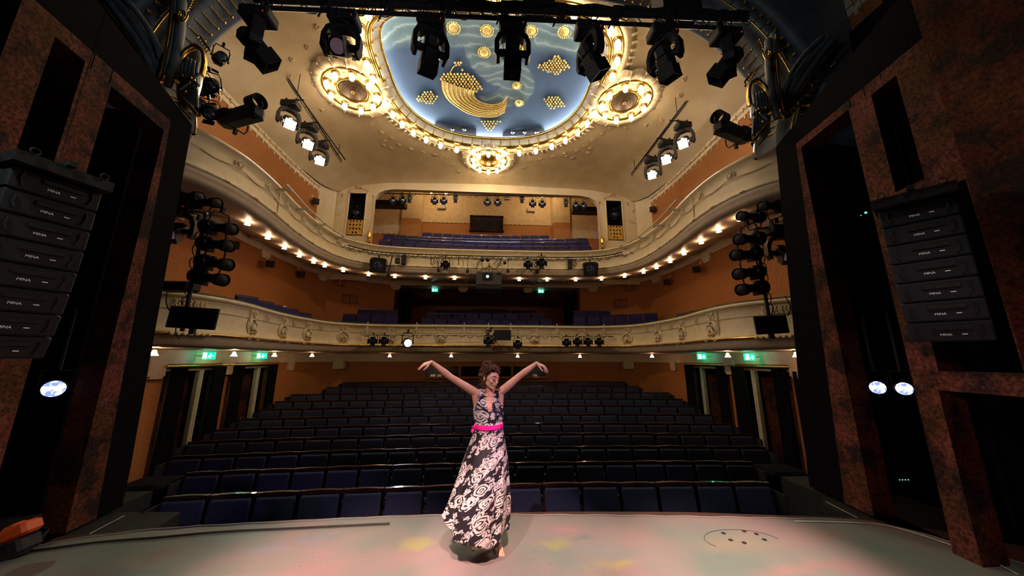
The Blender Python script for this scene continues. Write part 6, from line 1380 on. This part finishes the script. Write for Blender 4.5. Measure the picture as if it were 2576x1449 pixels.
# dress bodice: the body surface lifted off by a few millimetres
def dressmat():
    m=bpy.data.materials.new('rose_print_fabric'); m.use_nodes=True; nt=m.node_tree; L=nt.links; N=nt.nodes; p=N['Principled BSDF']; p.inputs['Roughness'].default_value=.55
    uv=N.new('ShaderNodeUVMap'); uv.uv_map='UVMap'; 
    wn=N.new('ShaderNodeTexNoise'); wn.inputs['Scale'].default_value=22; wn.inputs['Detail'].default_value=2; L.new(uv.outputs[0],wn.inputs['Vector'])
    ma=N.new('ShaderNodeVectorMath'); ma.operation='MULTIPLY_ADD'; L.new(wn.outputs['Color'],ma.inputs[0]); ma.inputs[1].default_value=(.035,.035,0); L.new(uv.outputs[0],ma.inputs[2])
    def math_(op,a,b=None,c=None):
        k=N.new('ShaderNodeMath'); k.operation=op
        for i,x in enumerate((a,b,c)):
            if x is None: continue
            if isinstance(x,(int,float)): k.inputs[i].default_value=x
            else: L.new(x,k.inputs[i])
        return k.outputs[0]
    def layer(scale,rad,freq,off,rand=.85,stretch=(1,1,1),swirl=True,th=-.25):
        mp=N.new('ShaderNodeMapping'); mp.inputs['Location'].default_value=off; mp.inputs['Scale'].default_value=stretch; L.new(ma.outputs[0],mp.inputs[0])
        v=N.new('ShaderNodeTexVoronoi'); v.voronoi_dimensions='2D'; v.inputs['Scale'].default_value=scale; v.inputs['Randomness'].default_value=rand; L.new(mp.outputs[0],v.inputs['Vector'])
        # local offset from the cell centre -> petal lobes and spiral strokes
        sc_=N.new('ShaderNodeVectorMath'); sc_.operation='SCALE'; L.new(mp.outputs[0],sc_.inputs[0]); sc_.inputs['Scale'].default_value=scale
        ps=N.new('ShaderNodeVectorMath'); ps.operation='SCALE'; L.new(v.outputs['Position'],ps.inputs[0]); ps.inputs['Scale'].default_value=scale
        df=N.new('ShaderNodeVectorMath'); df.operation='SUBTRACT'; L.new(mp.outputs[0],df.inputs[0]); L.new(v.outputs['Position'],df.inputs[1])
        sp=N.new('ShaderNodeSeparateXYZ'); L.new(df.outputs[0],sp.inputs[0]); ang=math_('ARCTAN2',sp.outputs[1],sp.outputs[0])
        lobes=math_('MULTIPLY_ADD',math_('SINE',math_('MULTIPLY',ang,5)),.055,rad)
        inside=math_('LESS_THAN',v.outputs['Distance'],lobes)
        ph=math_('ADD',math_('MULTIPLY',v.outputs['Distance'],freq),math_('MULTIPLY',ang,1.0 if swirl else 3.0))
        st=math_('GREATER_THAN',math_('SINE',ph),th); return math_('MULTIPLY',inside,st)
    a=layer(6.6,.40,40,(0,0,0)); b=layer(11.0,.27,26,(.37,.21,0),1,(1,.62,1),False,-.35); c=layer(16,.22,14,(.11,.77,0),1,(.55,1,1),False,-.5)
    mm=math_('MAXIMUM',math_('MAXIMUM',a,b),c)
    mx=N.new('ShaderNodeMix'); mx.data_type='RGBA'; L.new(mm,mx.inputs[0]); mx.inputs[6].default_value=(.006,.006,.010,1); mx.inputs[7].default_value=(.50,.47,.46,1); L.new(mx.outputs[2],p.inputs['Base Color']); return m
dress=dressmat()
def line(a,b,x): return a[1]+(b[1]-a[1])*(x-a[0])/(b[0]-a[0])
def px(p):
    q=p-V((CX,0,CZ)); z=q.dot(_F); return 1288+CF*q.dot(_R)/z,724.5-CF*q.dot(_U)/z
me=body.data; me.calc_loop_triangles(); keep=[]
nv=len(me.vertices); co=np.zeros(nv*3); me.vertices.foreach_get('co',co); co=co.reshape(-1,3); no=np.zeros(nv*3); me.vertices.foreach_get('normal',no); no=no.reshape(-1,3)
zw=A(1230,1069).z; ztopd=A(1230,984).z
Z=lambda v:A(1230,v).z; X=lambda u:A(u,1020).x
kmask=np.zeros(nv,bool); x=co[:,0]; y=co[:,1]-PY; z=co[:,2]
xc=X(1231); hw_v=np.clip((z-Z(1031))/(Z(990)-Z(1031)),0,1)*.040   # half width of the V at height z
armx=np.interp(z,[Z(1080),Z(1030),Z(1012),Z(995),Z(984)],[.2,.152,.118,.105,.098])
kmask=(z<Z(984)+.01)&(z>zw-.03)&(np.abs(x-X(1229.5))<armx)
vneck=(z>Z(1031))&(np.abs(x-xc-.002)<.010+hw_v)&(y<.03)
nk=(z>Z(991))&(np.abs(x-xc)<.055)
kmask&=~vneck; kmask&=~nk
used_={}; vs=[];fs=[]
for p in me.polygons:
    if all(kmask[i] for i in p.vertices):
        f=[]
        for i in p.vertices:
            if i not in used_: used_[i]=len(vs); vs.append(tuple(co[i]+no[i]*.006))
            f.append(used_[i])
        fs.append(tuple(f))
def uvmesh(name,vs,fs,m,uvf):
    q=bpy.data.meshes.new(name); q.from_pydata(vs,[],fs); q.materials.append(m); u=q.uv_layers.new(name='UVMap')
    for l in q.loops: u.data[l.index].uv=uvf(q.vertices[l.vertex_index].co,l.vertex_index)
    q.polygons.foreach_set('use_smooth',[True]*len(q.polygons)); o=bpy.data.objects.new(name,q); COL.objects.link(o); return o
bod=uvmesh('dress_bodice',vs,fs,dress,lambda c,i:(c.x*1.0+c.y*.5+.31,c.z+.07)); s_=bod.modifiers.new('s','SMOOTH'); s_.iterations=6; s_.factor=.6; so=bod.modifiers.new('t','SOLIDIFY'); so.thickness=.003; so.offset=1; attach(bod)
# skirt
prof=[(1060,1197,1262),(1078,1194,1264),(1095,1189,1267),(1115,1181,1270),(1150,1168,1275),(1200,1150,1278),(1250,1131,1280),(1300,1114,1279),(1335,1116,1274),(1362,1130,1268)]
NS=120; vs=[];uvs=[];rows=[]
nr=46; vv=np.linspace(0,1,nr)
pv=np.array([A(1230,p[0]).z for p in prof]); pl=np.array([A(p[1],p[0]).x for p in prof]); pr_=np.array([A(p[2],p[0]).x for p in prof])
zt_,zb_=pv[0],.21
for i in range(nr):
    zz=zt_+(zb_-zt_)*vv[i]; xl=np.interp(-zz,-pv,pl); xr=np.interp(-zz,-pv,pr_); cx_=(xl+xr)/2; rx=(xr-xl)/2; ry=.095+(rx-.13)*.95 if rx>.13 else .095+(rx-.13)*.5
    ry=max(.114,min(ry,.25)); fold=min(1,max(0,(vv[i]-.06)*1.6))
    for k in range(NS):
        a=2*PI*k/NS; f=1+fold*(.045*math.sin(9*a+.6+1.2*vv[i])+.022*math.sin(17*a+2*vv[i])+.03*math.sin(4*a+1))-.04*fold
        xx=cx_+rx*math.cos(a)*f; yy=PY+.0+ry*math.sin(a)*f-.04*fold*vv[i]
        # uneven hem: lifted at the left of the picture, dipping in front of the right foot
        hem=0
        if vv[i]>.7:
            t=(vv[i]-.7)/.3; hem=t*t*(.12*max(0,math.cos(a-PI*1.02))**3 - .02*math.sin(5*a) - .045*max(0,math.cos(a+1.15))**4+.05*max(0,math.sin(a)))
        vs.append((xx,yy,zz+hem)); uvs.append((a*max(.14,rx)*.9+.3*k*0,zz))
fs=[(i*NS+k,i*NS+(k+1)%NS,(i+1)*NS+(k+1)%NS,(i+1)*NS+k) for i in range(nr-1) for k in range(NS)]
qm=bpy.data.meshes.new('dress_skirt'); qm.from_pydata(vs,[],fs); qm.materials.append(dress); ul=qm.uv_layers.new(name='UVMap')
for pidx,p in enumerate(qm.polygons):
    for li in p.loop_indices:
        vi=qm.loops[li].vertex_index; k=vi%NS; i=vi//NS; kk=k if not(k==0 and (pidx%NS)==NS-1) else NS
        zz=vs[vi][2]; ul.data[li].uv=(2*PI*kk/NS*(.16+.14*i/nr),zz)
qm.polygons.foreach_set('use_smooth',[True]*len(qm.polygons)); sk=bpy.data.objects.new('dress_skirt',qm); COL.objects.link(sk); so=sk.modifiers.new('t','SOLIDIFY'); so.thickness=.004; attach(sk)
# sash with a tied tail at her right side
mb=MB(); rows=[]
for zz_,off in ((1064.5,-.012),(1064.6,.0),(1070,.002),(1075.6,.0),(1075.7,-.012)):
    c=A(1229.8,zz_); rows.append([V((c.x+(.143+off)*math.cos(2*PI*k/48),PY+(.128+off)*math.sin(2*PI*k/48),c.z+.004*math.cos(2*PI*k/48-.4))) for k in range(48)])
mb.grid(rows,closed=True,smooth=False); 
kn=A(1196,1072,-.03); mb.ball(kn,(.022,.018,.02),10); mb.tube([kn,A(1190,1080,-.05),A(1187,1088,-.06)],[.012,.022,.016],8,flat=.35); mb.tube([kn,A(1193,1078,-.06),A(1188,1072,-.07)],[.010,.02,.012],8,flat=.35)
attach(mb.build('ribbon_sash',pinkm))
# face details
mb=MB(); mb.X=HM
mb.tube(spline([(-.025,-.083,-.0475),(-.010,-.099,-.0525),(0,-.1015,-.054),(.010,-.099,-.0525),(.025,-.083,-.0475)],4),[.001]*1+[.0024]*4+[.0031]*8+[.0024]*3+[.001]*1,8); mb.tube(spline([(-.023,-.084,-.0495),(0,-.099,-.0615),(.023,-.084,-.0495)],5),[.001]+[.0034]*9+[.001],8); attach(mb.build('lips',lipm))
for s in (-1,1):
    mb=MB(); mb.X=HM; mb.tube(spline([(s*.017,-.0865,.001),(s*.030,-.0925,-.004),(s*.045,-.083,.001)],5),.0018,6); attach(mb.build('eyelashes',darklash))
    mb=MB(); mb.X=HM; mb.tube(spline([(s*.013,-.094,.026),(s*.030,-.093,.034),(s*.050,-.076,.027)],5),[.0022]*3+[.003]*5+[.002]*3,6); attach(mb.build('eyebrow',hairm))
# hair: cap, curly bun and loose strands
mb=MB(); mb.X=HM; rows=[]
for i in range(15):
    th=PI*.0+ (PI*.57)*i/14; row=[]
    for k in range(36):
        a=2*PI*k/36; front=max(0,-math.sin(a)); lim=(1-.48*front**1.2)*(1-.10*abs(math.cos(a))); t=th*lim
        row.append((.081*math.sin(t)*math.cos(a),.022+.099*math.sin(t)*math.sin(a),.030+.093*math.cos(t)))
    rows.append(row)
mb.grid(rows,closed=True); rnd=random.Random(12)
for k in range(420):
    a=2*PI*k/420+rnd.uniform(-.05,.05); t=(rnd.uniform(.5,1.0) if k%2 else 1.0)*PI*.57*(1-.48*max(0,-math.sin(a))**1.2)*(1-.10*abs(math.cos(a))); d0=V((math.sin(t)*math.cos(a),math.sin(t)*math.sin(a),math.cos(t))); d1=V((-.2,.32,.92)).normalized(); P=[]
    for j in range(11):
        d=d0.lerp(d1,j/10).normalized(); e_=rnd.uniform(0,.003); P.append(V(((.082+e_)*d.x,.022+(.100+e_)*d.y,.030+(.095+e_)*d.z))); P=[p+V((.0025*math.sin(j*.9+k*2.4),.0025*math.cos(j*.8+k*1.7),.002*math.sin(j*.7+k*3.1))) for j,p in enumerate(P)]; mb.tube(P,.0022,5)
bun=V((-.022,.048,.122)); mb.ball(bun,(.040,.040,.034),12)
for k in range(85):
    d=V((rnd.gauss(0,1),rnd.gauss(0,1),rnd.gauss(0,1))).normalized(); c=bun+V((d.x*.042,d.y*.042,d.z*.036)); r_=rnd.uniform(.008,.016); u_=d.orthogonal().normalized(); w_=d.cross(u_); ph=rnd.uniform(0,6)
    mb.tube([c+(u_*math.cos(ph+j*.7)+w_*math.sin(ph+j*.7))*r_+d*.002*j for j in range(9)],.0032,5)
for k in range(26):
    x0=rnd.choice((-1,-1,-1,1))*rnd.uniform(.062,.082); q=V((x0,rnd.uniform(-.01,.07),rnd.uniform(-.02,.05))); n_=rnd.randint(9,16); f=rnd.uniform(.8,1.3)
    mb.tube([q+V((.008*math.sin(j*f+k)-.0006*j*(1 if x0<0 else -1),.008*math.cos(j*f+k),-.0085*j)) for j in range(n_)],.0018,4)
for k in range(30):
    d=V((rnd.uniform(-1,1),rnd.uniform(-.6,1),rnd.uniform(.2,1))).normalized(); c=V((0,.03,.05))+V((d.x*.09,d.y*.10,d.z*.10)); mb.tube([c+d*.008*j+V((.005*math.sin(j+k),.005*math.cos(j*1.2+k),0)) for j in range(4)],.0012,4)
attach(mb.build('hair',hairm))
